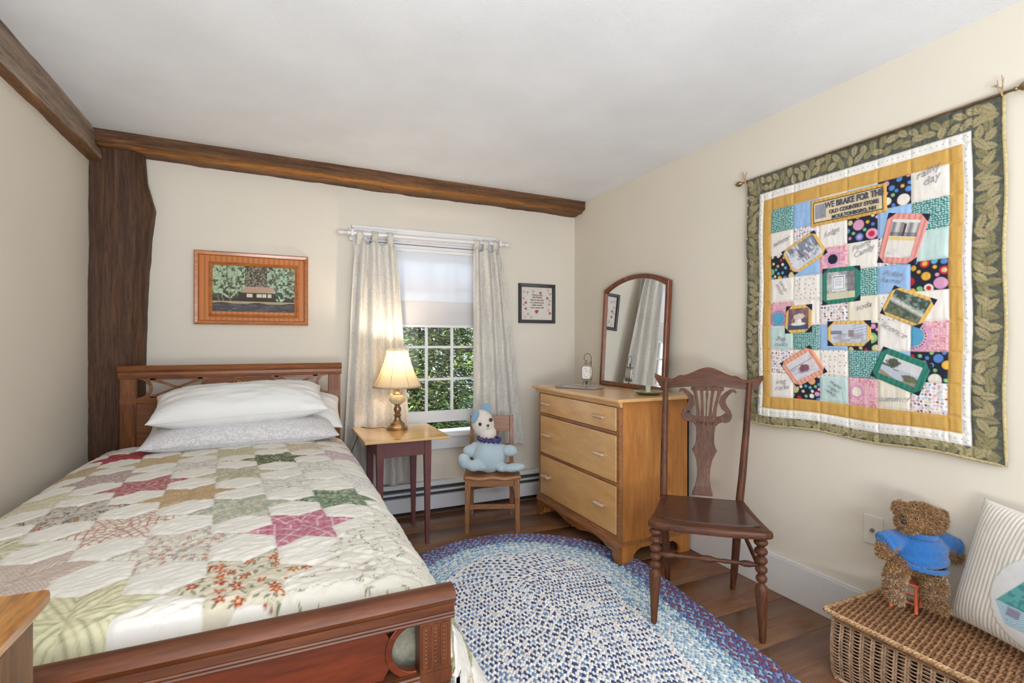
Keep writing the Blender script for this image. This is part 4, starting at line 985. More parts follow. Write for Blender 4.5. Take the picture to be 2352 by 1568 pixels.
# sampler
def text_mesh(s, size, T, name, mat, parent, ext=.0003, shear=0.0, align='CENTER', squash=1.0, bold=0.0, spacing=1.0, local=False):
    cu = bpy.data.curves.new('t', 'FONT'); cu.body = s; cu.size = size; cu.align_x = align; cu.align_y = 'CENTER'; cu.extrude = ext; cu.shear = shear; cu.offset = bold; cu.space_line = spacing; cu.resolution_u = 3
    o = bpy.data.objects.new('t', cu); COL.objects.link(o)
    dg = bpy.context.evaluated_depsgraph_get(); me = bpy.data.meshes.new_from_object(o.evaluated_get(dg)); bpy.data.objects.remove(o)
    me.transform(T @ Matrix.Diagonal((squash, 1, 1, 1))); me.name = name; me.materials.clear()
    return finish(name, me, mat, parent, smooth=0, local=local)
FACE_Y = lambda x, y, z, a=0: Matrix.Translation((x, y, z)) @ Matrix.Rotation(R(90), 4, 'X') @ Matrix.Rotation(R(a), 4, 'Z')
x0, x1, z0, z1 = 1.649, 1.965, 1.330, 1.632
sp = thing('framed_sampler', 'small black framed verse sampler with a red heart, right of the window', 'picture', ((x0+x1)/2, YB, z0))
blackp = plain('black_frame_paint', L(48, 46, 46), .4)
mitred(x0, x1, z0, z1, [(0, YB), (0, YB-.016), (.004, YB-.02), (.022, YB-.018), (.026, YB-.010), (.026, YB)]).build('frame', blackp, sp, smooth=0)
MB().box(x0+.025, x1-.025, YB-.006, YB-.001, z0+.025, z1-.025).build('sampler_sheet', plain('sampler_paper', L(216, 208, 200), .8, var=.03, scale=20), sp, smooth=0)
inkm = plain('ink', L(70, 62, 58), .7); rose = plain('rose_print', L(178, 92, 96), .8, var=.15, scale=200); rosel = plain('pale_rose_print', L(206, 170, 160), .8); grn = plain('grey_green_print', L(176, 172, 158), .8)
xc = (x0+x1)/2
lines = ['Friends are like', 'GROWING', 'flowers: they need', 'to be planted, given', 'a little sunshine', 'loved, tended with', 'care']
for i, s_ in enumerate(lines): text_mesh(s_, .0165 if i != 1 else .019, FACE_Y(xc+.002, YB-.0064, z1-.085-i*.0195), 'verse_line', inkm, sp, shear=.15, squash=.92, bold=.0004)
def tri(mb, cx, cz, s, a): 
    pts = [(s*math.cos(R(a+q)), s*math.sin(R(a+q))) for q in (0, 125, 235)]
    mb.prism(pts, 0, .0006, FACE_Y(cx, YB-.0062, cz))
for (u, v, a, k) in ((.62, .84, -90, 'r'), (.86, .68, 0, 'r'), (.12, .52, 180, 'r'), (.12, .33, 180, 'r'), (.9, .3, 0, 'l'), (.95, .2, 0, 'r'), (.1, .07, 90, 'l'), (.3, .07, 90, 'g'), (.88, .93, -90, 'l'), (.38, .88, -90, 'g'), (.18, .84, -90, 'g'), (.92, .48, 0, 'g'), (.94, .6, 0, 'g'), (.06, .45, 180, 'g'), (.05, .65, 180, 'g'), (.2, .16, 90, 'g'), (.06, .86, 200, 'l'), (.95, .82, 20, 'g')):
    mt = MB(); tri(mt, x0+.03+u*.256, z0+.03+v*.242, .0165, a); nm_, mm_ = {'r': ('red_triangle', rose), 'l': ('pale_triangle', rosel), 'g': ('grey_triangle', grn)}[k]; mt.build(nm_, mm_, sp, smooth=0)
ht = [(.0155*math.sin(t_)**3*1.0, .00098*(13*math.cos(t_)-5*math.cos(2*t_)-2*math.cos(3*t_)-math.cos(4*t_))) for t_ in [2*math.pi*q/24 for q in range(24)]]
MB().prism(ht[::-1], 0, .0008, FACE_Y(xc-.004, YB-.0062, z0+.087, -8)).build('heart', plain('red_heart', L(186, 56, 60), .7), sp, smooth=0)
# ================================================================== DRESSER
maple = {a: wood('maple_'+a, L(212, 158, 96), L(236, 192, 134), a, scale=.6, rough=.26, bump=.01, streak=5, coat=.35, grain=.18) for a in 'XYZ'}
mapled = wood('maple_edge', L(146, 94, 54), L(184, 128, 80), 'Y', scale=.8, rough=.3, bump=.02, coat=.3)
side_m = wood('maple_side', L(170, 106, 46), L(212, 146, 76), 'Z', scale=.8, rough=.34, bump=.02, streak=9, coat=.2, grain=.3)
DX0, DX1, DY0, DY1, DT = 1.636, 2.115, 2.205, 3.125, .882
d = thing('dresser', 'honey maple three-drawer dresser with bar pulls in the corner', 'dresser', (1.87, 2.665, 0))
m = MB(); m.box(DX0-.034, DX1+.012, DY0-.036, DY1+.045, DT-.018, DT); m.build('dresser_top', maple['Y'], d, smooth=0, bevel=.005)
m = MB(); m.box(DX0+.022, DX1, DY0, DY0+.02, .10, DT-.018); m.box(DX0+.022, DX1, DY1-.02, DY1, .10, DT-.018); m.box(DX1-.01, DX1, DY0, DY1, .10, DT-.018); m.box(DX0+.03, DX1, DY0+.02, DY1-.02, .12, .135)
m.build('case', side_m, d, smooth=0)
# front frame: stiles, top frieze moulding and rails between the drawers
m = MB(); m.box(DX0, DX0+.022, DY0, DY0+.026, .10, DT-.018); m.box(DX0, DX0+.022, DY1-.026, DY1, .10, DT-.018)
m.box(DX0+.002, DX0+.022, DY0+.026, DY1-.026, DT-.048, DT-.018)
rails = [(.700, .684), (.428, .412)]
for a, b in rails: m.box(DX0-.001, DX0+.022, DY0+.026, DY1-.026, b, a)
m.box(DX0, DX0+.022, DY0+.026, DY1-.026, .128, .146)
m.build('front_frame', mapled, d, smooth=0, bevel=.002)
m = MB(); TX = Matrix(((1, 0, 0, 0), (0, 0, 1, 0), (0, 1, 0, 0), (0, 0, 0, 1)))
m.prism([(DX0+.004, DT-.045), (DX0-.004, DT-.045), (DX0-.012, DT-.038), (DX0-.014, DT-.028), (DX0-.022, DT-.022), (DX0-.022, DT-.018), (DX0+.004, DT-.018)], DY0-.02, DY1+.02, TX)
m.build('cornice_moulding', maple['Y'], d, smooth=40)
m = MB(); m.prism([(DX0+.004, .098), (DX0-.014, .098), (DX0-.014, .118), (DX0-.008, .126), (DX0-.006, .136), (DX0+.004, .14)], DY0-.008, DY1+.008, TX)
m.box(DX0+.004, DX1, DY0-.008, DY0, .098, .118)
m.build('base_moulding', mapled, d, smooth=40)
# pull
pull_m = wood('pull_wood', L(196, 160, 130), L(226, 198, 172), 'Y', rough=.22, bump=.02, coat=.5)
def pull(y, z, par):
    m = MB(); x = DX0-.028
    m.tube([(x+.004, y-.049, z), (x, y-.044, z), (x-.003, y-.03, z), (x-.003, y+.03, z), (x, y+.044, z), (x+.004, y+.049, z)], [.007, .0115, .013, .013, .0115, .007], 12, flat=.75)
    m.box(x, DX0-.002, y-.034, y-.022, z-.006, z+.006); m.box(x, DX0-.002, y+.022, y+.034, z-.006, z+.006)
    m.build('pull', pull_m, par)
for k, (z0, z1) in enumerate(((.703, .832), (.431, .681), (.149, .409))):
    m = MB(); m.box(DX0-.003, DX0+.016, DY0+.029, DY1-.029, z0, z1)
    o = m.build('drawer', maple['Y'], d, smooth=0, bevel=.003)
    for y in (2.365, 2.985): pull(y, (z0+z1)/2+(.006 if k else .002), o)
# bracket base with scalloped apron, X is out of the page
ya, yb = DY0-.006, DY1+.006; yc = (ya+yb)/2; hw = (yb-ya)/2
pts = []
half = [(1.0, .0), (.90, .0), (.905, .012), (.885, .03), (.865, .042), (.875, .05), (.855, .062), (.82, .06), (.76, .066), (.66, .082), (.5, .088), (.38, .084), (.28, .074), (.18, .062), (.10, .058), (.05, .066), (.0, .052)]
low = [(yc-hw*a, z) for a, z in half]+[(yc+hw*a, z) for a, z in half[-2::-1]]
m = MB(); TYZ = Matrix(((0, 0, 1, 0), (1, 0, 0, 0), (0, 1, 0, 0), (0, 0, 0, 1)))
m.prism(low+[(yb, .1), (ya, .1)], DX0-.010, DX0+.012, TYZ); m.build('scalloped_apron', wood('maple_apron', L(128, 76, 36), L(176, 114, 60), 'Y', scale=.8, rough=.26, coat=.35), d, smooth=0, bevel=.002)
xa, xb = DX0+.012, DX1; xl = xb-xa
sidep = [(0, 0), (.16, 0), (.15, .02), (.17, .045), (.2, .06), (.26, .075), (.74, .075), (.8, .06), (.83, .045), (.85, .02), (.84, 0), (1, 0)]
for y0, y1 in ((DY0-.006, DY0+.014), (DY1-.014, DY1+.006)):
    m = MB(); m.prism([(xa+xl*a, z) for a, z in sidep]+[(xb, .1), (xa, .1)], y0, y1, Matrix(((1, 0, 0, 0), (0, 0, 1, 0), (0, 1, 0, 0), (0, 0, 0, 1)))); m.build('side_bracket', side_m, d, smooth=0)
# ---- mirror leaning on the wall
mir = thing('mirror', 'arched dark wood mirror leaning on the wall on top of the dresser', 'mirror', (2.10, 2.69, DT))
YA, YB_, ZS, ZA = 2.355, 3.02, .672, .745
def mout(ins, n_=24):
    a, b = YA+ins, YB_-ins; sp_ = (b-a)/2; h_ = (ZA-ZS)+(0); r_ = (sp_*sp_+h_*h_)/(2*h_); c_ = (a+b)/2; zc_ = ZA-ins-r_
    th = math.asin(sp_/r_); return [(b, ins), (b, zc_+r_*math.cos(th))]+[(c_+r_*math.sin(t_), zc_+r_*math.cos(t_)) for t_ in [th-2*th*k/n_ for k in range(1, n_)]]+[(a, zc_+r_*math.cos(th)), (a, ins)]
lean = math.atan2(.040, .67)
def MT(y, z, dx):  # local depth dx toward the room
    return (2.093+math.sin(lean)*z-dx*math.cos(lean), y, DT+z*math.cos(lean)+dx*math.sin(lean)*1.0)
prof = [(0, 0), (0, .026), (.004, .031), (.012, .033), (.018, .028), (.024, .030), (.030, .022), (.030, .0)]
v = []; f = []; loops = [mout(i) for i, _ in prof]; Ln = len(loops[0]); K_ = len(prof)
for (i, dx), lp in zip(prof, loops): v += [MT(y, z, dx) for y, z in lp]
for a in range(K_):
    b = (a+1) % K_
    for k in range(Ln): l = (k+1) % Ln; f.append((a*Ln+k, a*Ln+l, b*Ln+l, b*Ln+k))
mw = wood('mirror_frame_wood', L(92, 42, 20), L(146, 78, 40), 'Z', rough=.25, bump=.04, coat=.4)
MB().add(v, f).build('frame', mw, mir, smooth=30)
n = N('silvered_glass'); n.base((.86, .88, .88)); n.set(metal=1.0, rough=.0); lp = mout(.026)
MB().add([MT(y, z, .018) for y, z in lp]+[MT(y, z, .014) for y, z in lp], [tuple(range(Ln)), tuple(range(2*Ln-1, Ln-1, -1))]+[(k, (k+1) % Ln, Ln+(k+1) % Ln, Ln+k) for k in range(Ln)]).build('mirror_glass', n.m, mir, smooth=0)
lp = mout(.01); MB().add([MT(y, z, .010) for y, z in lp]+[MT(y, z, .004) for y, z in lp], [tuple(range(Ln)), tuple(range(2*Ln-1, Ln-1, -1))]+[(k, (k+1) % Ln, Ln+(k+1) % Ln, Ln+k) for k in range(Ln)]).build('back_board', MAT['dark'], mir, smooth=0)
# ---- lantern clock on a scrolled stand
ck = thing('desk_clock', 'small lantern-shaped silver clock hanging on a scrolled iron stand on the dresser', 'clock', (1.90, 2.93, DT), R(-40))
silver = plain('pewter', L(176, 170, 164), .25, .85, var=.12, scale=60); K = dict(local=True)
m = MB()
def sp2(cx, cz, r0, r1, a0, a1, n_=18): return [(cx+(r0+(r1-r0)*k/n_)*math.cos(R(a0+(a1-a0)*k/n_)), 0, cz+(r0+(r1-r0)*k/n_)*math.sin(R(a0+(a1-a0)*k/n_))) for k in range(n_+1)]
m.tube([(-.055, 0, .004), (.035, 0, .004)], .003, 6); m.tube([(0, -.03, .004), (0, .03, .004)], .003, 6)
m.tube(sp2(.012, .022, .018, .006, -100, 260), .0018, 6); m.tube(sp2(-.012, .022, .018, .006, 280, -80), .0018, 6)
m.tube([(0, 0, .004), (0, 0, .045)], .0025, 6)
m.tube([(.030, .014, .035), (.030, .014, .18)]+[(.006+.024*math.cos(a), .014*max(0, math.cos(a)), .19+.034*math.sin(a)) for a in [math.pi*q/12 for q in range(13)]]+[(-.012, 0, .178), (-.004, 0, .172), (.004, 0, .178)], .0018, 6)
m.tube(sp2(.020, .160, .012, .004, 90, -200), .0016, 6); m.tube(sp2(-.006, .158, .010, .004, 90, 330), .0016, 6)
m.tube([(0, 0, .172), (0, 0, .145)], .002, 6)
m.build('stand', MAT['iron'], ck, **K)
def rr_(w, h, r, n_=5): return [(sx*(w/2-r)+r*math.cos(a), sz*(h/2-r)+r*math.sin(a)) for (sx, sz, a0) in ((1, 1, 0), (-1, 1, 90), (-1, -1, 180), (1, -1, 270)) for a in [R(a0+90*k/n_) for k in range(n_+1)]]
TC = Matrix.Translation((0, 0, .095)) @ Matrix.Rotation(R(90), 4, 'X')
MB().prism(rr_(.074, .104, .024), -.026, .02, TC).build('clock_case', silver, ck, bevel=.004, smooth=40, **K)
MB().prism(rr_(.056, .086, .014), .0195, .0215, TC).build('dial', plain('clock_dial', L(226, 222, 214), .3, var=.05, scale=80), ck, **K)
m = MB(); m.tube([(x, -.022, .095+z) for x, z in rr_(.058, .088, .015)], .0022, 6, closed=True); m.build('bezel', silver, ck, **K)
m = MB(); m.bar((0, -.023, .095), (.012, -.023, .108), .0014, .001); m.bar((0, -.0235, .095), (-.004, -.0235, .122), .001, .001); m.build('hands', MAT['dark'], ck, **K)
for k in range(12):
    a = R(90-30*(k+1)); text_mesh(['I', 'II', 'III', 'IV', 'V', 'VI', 'VII', 'VIII', 'IX', 'X', 'XI', 'XII'][k], .0075, Matrix.Translation((.017*math.cos(a), -.0218, .095+.031*math.sin(a))) @ Matrix.Rotation(R(90), 4, 'X'), 'numeral', MAT['dark'], ck, local=True)
# ---- glass tray with a paper under it
ty = thing('glass_tray', 'flat clear glass tray lying at the front corner of the dresser, before the clock', 'tray', (1.80, 2.86, DT), R(-58))
n = N('tray_glass'); n.base(L(214, 214, 218)); n.set(rough=.08, trans=.55, spec=.7, coat=.5)
MB().prism(rr_(.30, .17, .03), .002, .007, None).build('tray', n.m, ty, bevel=.002, **K)
MB().tube([(x, y, .009) for x, y in rr_(.295, .165, .03)], .0035, 6, closed=True).build('tray_rim', n.m, ty, **K)
MB().box(-.11, .12, -.06, .06, .0005, .0018).build('paper', plain('pale_paper', L(206, 200, 204), .6, var=.12, scale=60), ty, smooth=0, **K)
# ---- green dish with a candle stub
ds = thing('candle_dish', 'green pressed-glass dish holding a pale candle cup beside the mirror foot', 'dish', (1.93, 2.33, DT))
n = N('green_pressed_glass'); n.base(L(150, 152, 104)); n.set(rough=.12, trans=.3, coat=.5); v_ = n.n('ShaderNodeTexVoronoi'); v_.inputs['Scale'].default_value = 90; n.l(n.coord(), v_.inputs[0]); n.bump(v_.outputs['Distance'], .8, .004)
T = Matrix.Translation((1.93, 2.33, DT))
MB().lathe([(.03, .0), (.055, .002), (.075, .012), (.084, .017), (.083, .02), (.07, .016), (.05, .008), (.0005, .007)], T=T, n=36).build('dish', n.m, ds)
MB().lathe([(.016, .008), (.018, .012), (.014, .022), (.015, .04), (.018, .052), (.016, .052), (.012, .04), (.0005, .036)], T=T, n=20).build('candle_cup', plain('pale_green_glass', L(206, 216, 196), .15, coat=.4), ds)
# ================================================================== TALL DARK CHAIR
dk = {a: wood('dark_oak_'+a, L(66, 38, 25), L(126, 78, 52), a, scale=1.2, rough=.5, bump=.12, streak=18, coat=.04, spec=.3) for a in 'XYZ'}
ch = thing('side_chair', 'tall dark oak chair with lyre splat back and beaded front legs by the rug', 'chair', (1.72, 1.707, 0), R(-41.4))
lc = lambda nm, mb, mat, par=ch, **k: mb.build(nm, mat, par, local=True, **k)
SZ_ = .452
def seatpt(u, v, z):   # v 0 front .. 1 rear
    y = -.262+.41*v; w = .238-.052*v-.02*math.sin(v*math.pi)*0; w *= (1-.03*math.sin(math.pi*v))
    bow = -.022*(1-(2*u-1)**2)*(1-v)
    x = (2*u-1)*w+.005; rc = max(0, abs(2*u-1)-.9)/.1
    return (x, y+bow+ (.012*rc*rc if v < .08 else 0), z)
ol = [seatpt(u/14, 0, 0)[:2] for u in range(15)]+[seatpt(1, v/8, 0)[:2] for v in range(1, 9)]+[seatpt(1-u/6, 1, 0)[:2] for u in range(1, 7)]+[seatpt(0, 1-v/8, 0)[:2] for v in range(1, 8)]
lc('seat', MB().prism(ol, SZ_-.036, SZ_-.004), dk['X'], smooth=0, bevel=.012)
ins = [(x*.83, (y+.05)*.80-.045) for x, y in ol]
lc('seat_panel', MB().prism(ins, SZ_-.006, SZ_+.001), wood('embossed_seat', L(58, 34, 26), L(96, 62, 50), 'X', rough=.3, bump=.1, coat=.35), smooth=0, bevel=.0015)
legp = [(.0105, 0), (.0125, .01), (.0145, .05), (.0185, .12), (.0225, .175), (.0245, .205), (.0215, .222), (.012, .232), (.0095, .236)]
z = .236
for k in range(5):
    rb = .0215+.0012*k; hb = .036
    legp += [(.0095+ (rb-.0095)*math.sin(math.pi*t_)**.75, z+hb*t_) for t_ in (.12, .25, .4, .5, .6, .75, .88)]+[(.0095, z+hb)]
    z += hb
legp += [(.016, z+.004), (.018, SZ_-.034)]
for s_, dz in ((-1, .012), (1, 0)):
    T = Matrix(((1, 0, -.02*s_, s_*.206), (0, 1, -.02, -.222), (0, 0, 1, dz), (0, 0, 0, 1)))
    lc('leg', MB().lathe([(r, zz if i else 0) for i, (r, zz) in enumerate([(r, zz*(SZ_-.034-dz)/(SZ_-.034)) for r, zz in legp])], T=T, n=20), dk['Z'], label='turned front leg with five beads')
for s_, dz in ((-1, 0), (1, 0)):
    m = MB()
    m.tube([(s_*.149, .217, dz), (s_*.155, .195, .12), (s_*.163, .165, .30), (s_*.168, .148, .44)], [.012, .017, .019, .018], 12)
    m.tube([(s_*.168, .148, .42), (s_*.175+.008, .155, .56), (s_*.184+.02, .19, .76), (s_*.192+.034, .245, .985)], [.0175, .017, .0155, .0125], 12)
    lc('leg', m, dk['Z'], label='rear leg running up into the back')
stp = [.006, .009, .0125, .0125, .007, .0105, .008, .009, .0075, .008, .013, .0145, .013, .008, .0075, .009, .008, .0105, .007, .0125, .0125, .009, .006]
lc('stretcher', MB().tube([(-.19+.38*k/(len(stp)-1), -.226, .305) for k in range(len(stp))], stp, 12), dk['X'], label='turned front stretcher')
lc('stretcher', MB().tube([(-.155, .17, .325), (.155, .17, .325)], .0085, 10), dk['X'])
for s_ in (-1, 1): lc('stretcher', MB().tube([(s_*.205, -.215, .268), (s_*.163, .165, .352)], [.0085, .0095], 10), dk['Y'])
# back: everything in a plane leaning back; s = width, z = height
def yb_(z): return .148+.097*((z-.44)/.545)**1.25
TB = lambda z0: None
def back_obj(name, mb, mat, th, **k):
    """mb built in (x, z) as XY with thickness along Z; mapped on the leaning back"""
    mb.v = [(x+.008+.03*max(0, (y-.46)/.52), yb_(max(y, .44))-zz, y) for (x, y, zz) in mb.v]
    return lc(name, mb, mat, **k)
n_ = 40; top = []; bot = []
for k in range(n_+1):
    u = -1+2*k/n_; x = .252*u; a = abs(u)
    zt = 1.008+.050*math.exp(-(a/.34)**2)*1.0+.006*math.exp(-((a-.52)/.05)**2)-.010*math.exp(-((a-.68)/.1)**2)+.016*max(0, a-.85)/.15
    zb = .958+.010*math.cos(u*math.pi*1.0)*(1 if a < .5 else .6)+.0*a
    if a > .88: zb += .052*((a-.88)/.12)**.8
    top.append((x, zt)); bot.append((x, zb))
m = MB(); vv = []; ff = []
for (xt, zt), (xb, zb) in zip(top, bot):
    bow = .03*(xt/.262)**2
    for z_, q in ((zb, .013-bow), ((zb+zt)/2, .016-bow), (zt, .010-bow), (zt, -.008-bow), ((zb+zt)/2, -.010-bow), (zb, -.010-bow)): vv.append((xt, z_, q))
for k in range(n_):
    for q in range(6): r2 = (q+1) % 6; ff.append((k*6+q, k*6+r2, (k+1)*6+r2, (k+1)*6+q))
ff += [tuple(range(5, -1, -1)), tuple(range(n_*6, n_*6+6))]
back_obj('crest_rail', m.add(vv, ff), dk['X'], 0, smooth=50)
sil = [(.455, .046), (.47, .044), (.50, .034), (.54, .028), (.58, .029), (.62, .036), (.65, .048), (.664, .056), (.678, .048), (.70, .041), (.74, .040), (.775, .044), (.79, .056), (.797, .07)]
lower = [(w_, z_) for z_, w_ in sil]+[(.09, .795), (.106, .803), (.115, .818), (.113, .832), (.098, .842), (.082, .838), (.066, .826), (.05, .822), (.0, .822)]
poly = [(x, z_) for x, z_ in lower]+[(-x, z_) for x, z_ in lower[-2::-1]]
dz_ = lambda p: p
splat = back_obj('splat', MB().prism(poly, -.006, .007), dk['Z'], 0, smooth=0, bevel=.002)
m = MB()
for s_ in (-1, 1):
    arm = [(.108, .825, .018), (.100, .845, .022), (.080, .868, .028), (.070, .890, .030), (.074, .912, .026), (.090, .932, .020), (.108, .946, .016), (.122, .947, .013), (.130, .938, .010)]
    m.strip([(s_*x, z_) for x, z_, w_ in arm], [w_ for *_, w_ in arm], -.005, .008)
m.box(-.075, .075, .945, .966, -.006, .008)
for x0_, x1_, w_ in ((-.036, -.060, .0135), (-.0175, -.027, .011), (.0175, .027, .011), (.036, .060, .0135)):
    m.strip([(x0_+(x1_-x0_)*t_**1.6, .815+.14*t_) for t_ in [q/8 for q in range(9)]], [w_*(1+.5*(2*q/8-1)**2) for q in range(9)], -.004, .006)
m.strip([(0, .815+.14*q/10) for q in range(11)], [.006, .0055, .005, .005, .005, .005, .006, .011, .013, .008, .006], -.004, .006)
back_obj('lyre_bars', m, dk['Z'], 0, smooth=0, bevel=.0012)
m = MB()
for s_ in (-1, 1):
    for r0, c in ((.020, .028), (.013, .026), (.030, .034)):
        m.tube([(s_*(c+r0*math.cos(R(a))), .803+r0*.6*math.sin(R(a)), .0075) for a in range(-150, 61, 15)], .0014, 5)
m.tube([(0, .775, .0075), (.004, .79, .0085), (0, .80, .0075), (-.004, .79, .0085)], .0014, 5, closed=True)
back_obj('carving', m, dk['Z'], 0)
# ================================================================== FOREGROUND CHEST CORNER
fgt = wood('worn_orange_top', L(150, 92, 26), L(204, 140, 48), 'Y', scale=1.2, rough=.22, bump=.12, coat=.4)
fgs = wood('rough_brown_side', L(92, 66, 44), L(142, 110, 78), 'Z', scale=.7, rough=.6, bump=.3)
fg = thing('bedside_chest', 'worn orange-brown wooden chest whose corner shows at the lower left', 'chest', (-.55, .55, 0))
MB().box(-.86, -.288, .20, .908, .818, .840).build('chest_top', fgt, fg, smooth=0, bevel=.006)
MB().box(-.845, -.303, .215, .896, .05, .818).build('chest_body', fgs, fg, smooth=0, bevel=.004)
for x in (-.82, -.36):
    for y in (.24, .83): MB().box(x-.02, x+.02, y-.02, y+.02, 0, .05).build('foot', fgs, fg, smooth=0)
# ================================================================== BRAIDED RUG
Ar, Br_ = np.array((1.075, 2.175)), np.array((.945, 1.20)); RAD = .70; RW = .0185
axis_ = Ar-Br_; LA = np.linalg.norm(axis_); ax_ = axis_/LA; nx_ = np.array((-ax_[1], ax_[0]))
g = np.random.RandomState(5)
sph = MB(); sph.ball((0, 0, 0), 1, 8, 5); SV = np.array(sph.v); SFq = [f for f in sph.f if len(f) == 4]; SFt = [f for f in sph.f if len(f) == 3]
cs = []; ang_ = []; cl = []
pal = {
 'core': [(240, 238, 236), (234, 236, 238), (238, 230, 222), (58, 74, 122), (108, 142, 182)],
 'mid': [(236, 238, 236), (178, 204, 220), (220, 228, 230), (128, 168, 202), (230, 232, 220)],
 'teal': [(198, 220, 218), (138, 180, 208), (224, 228, 224), (108, 146, 194), (200, 198, 172)],
 'rim': [(86, 120, 178), (120, 76, 106), (150, 180, 206), (104, 96, 156), (150, 166, 190)],
 'rim2': [(76, 92, 150), (128, 66, 84), (126, 158, 194), (96, 80, 128), (176, 150, 140)]}
nrows = int(RAD/RW)
for r in range(nrows):
    rr0 = (r+.5)*RW; per = 2*LA+2*math.pi*rr0; nst = max(8, int(per/.0215))
    k = r/nrows
    ph = g.rand()
    for q in range(nst):
        s = (q+ph)/nst*per
        if s < LA: p = Br_+ax_*s-nx_*rr0; t_ = ax_
        elif s < LA+math.pi*rr0:
            a = (s-LA)/rr0-math.pi/2; p = Ar+ax_*rr0*math.cos(a)+nx_*rr0*math.sin(a); t_ = -ax_*math.sin(a)+nx_*math.cos(a)
        elif s < 2*LA+math.pi*rr0: u = s-LA-math.pi*rr0; p = Ar-ax_*u+nx_*rr0; t_ = -ax_
        else:
            a = (s-2*LA-math.pi*rr0)/rr0+math.pi/2; p = Br_+ax_*rr0*math.cos(a)+nx_*rr0*math.sin(a); t_ = -ax_*math.sin(a)+nx_*math.cos(a)
        n2 = np.array((-t_[1], t_[0])); ta = math.atan2(t_[1], t_[0])
        kk = k+g.uniform(-.012, .012)
        if kk < .56: pl = pal['core']; w = (.3, .2, .12, .27*(1-kk*.5), .11+.1*kk)
        elif kk < .72: pl = pal['mid']; w = (.3, .25, .2, .15, .1)
        elif kk < .80: pl = pal['teal']; w = (.28, .28, .22, .17, .05)
        elif kk < .90: pl = pal['rim']; w = (.3, .25, .2, .15, .1)
        else: pl = pal['rim2']; w = (.26, .26, .22, .16, .10)
        # strand colours repeat in threes round the braid
        for h_, sg in ((0, 1), (1, -1)):
            j = (q*2+h_) % 3
            if k < .52: c = pl[0] if j == 0 else pl[g.choice([1, 2])] if j == 1 or g.rand() < .12 else pl[3] if g.rand() < .75-.5*k else pl[4]
            else:
                c = pl[(j+(r % 2)) % 5] if g.rand() < .8 else pl[g.choice(5, p=np.array(w)/sum(w))]
            off = s*0+(.5 if h_ else 0)*per/nst
            pp = p+t_*off+n2*sg*RW*.235
            cs.append(pp); ang_.append(ta-sg*R(27)); cl.append(np.array(c)*g.uniform(.92, 1.06))
cs = np.array(cs); ang_ = np.array(ang_); cl = lin(np.clip(np.array(cl), 0, 255))
keep = np.ones(len(cs), bool)
for (x, y, r_) in ((1.42, 1.69, .013), (1.725, 1.40, .018), (1.7535, 1.969, .018), ): keep &= np.hypot(cs[:, 0]-x, cs[:, 1]-y) > r_*.0+.0
keep &= ~((cs[:, 0] > DX0-.02) & (cs[:, 0] < DX0+.06) & (cs[:, 1] > DY0-.02) & (cs[:, 1] < DY0+.12))
cs, ang_, cl = cs[keep], ang_[keep], cl[keep]
M_ = len(cs); sx, sy, sz = .0130, .0066, .0064
ca_, sa_ = np.cos(ang_)[:, None], np.sin(ang_)[:, None]
lxv, lyv, lzv = SV[:, 0]*sx, SV[:, 1]*sy, SV[:, 2]*sz
hz = .0062+g.uniform(-.0006, .0008, M_)
Vx = cs[:, 0:1]+lxv*ca_-lyv*sa_; Vy_ = cs[:, 1:2]+lxv*sa_+lyv*ca_; Vz = np.broadcast_to(lzv, Vx.shape)+hz[:, None]
Vr = np.stack([Vx, Vy_, Vz], -1).reshape(-1, 3); Cr = np.repeat(cl, len(SV), 0)
offs = (np.arange(M_)*len(SV))[:, None, None]
F3 = (np.array([f+(f[2],) if len(f) == 3 else f for f in SFt])[None]+offs).reshape(-1, 4); F4 = (np.array(SFq)[None]+offs).reshape(-1, 4)
rug = thing('braided_rug', 'oval braided rug with a pale blue and white middle and purple rim', 'rug', (1.01, 1.69, 0))
me = bpy.data.meshes.new('braid'); 
tri_ = F3[:, :3]; nl = F4.size+tri_.size
me.vertices.add(len(Vr)); me.vertices.foreach_set('co', Vr.astype(np.float32).ravel()); me.loops.add(nl)
me.loops.foreach_set('vertex_index', np.concatenate([F4.ravel(), tri_.ravel()]).astype(np.int32)); me.polygons.add(len(F4)+len(tri_))
me.polygons.foreach_set('loop_start', np.concatenate([np.arange(len(F4))*4, F4.size+np.arange(len(tri_))*3]).astype(np.int32)); me.update(calc_edges=True)
a = me.color_attributes.new('Col', 'FLOAT_COLOR', 'POINT'); c4 = np.ones((len(Vr), 4), np.float32); c4[:, :3] = Cr; a.data.foreach_set('color', c4.ravel())
braid_m = attr_mat('braided_wool', .92, 1400, .5, (300, .08), .25)
finish('braid', me, braid_m, rug, smooth=180)
ol = [tuple(Br_+ax_*(RAD-.012)*math.cos(a)+nx_*(RAD-.012)*math.sin(a)) for a in [math.pi/2+math.pi*q/40 for q in range(41)]]+[tuple(Ar+ax_*(RAD-.012)*math.cos(a)+nx_*(RAD-.012)*math.sin(a)) for a in [-math.pi/2+math.pi*q/40 for q in range(41)]]
MB().prism(ol, .001, .0048).build('backing', plain('rug_backing', L(90, 100, 130), .95), rug, smooth=0)
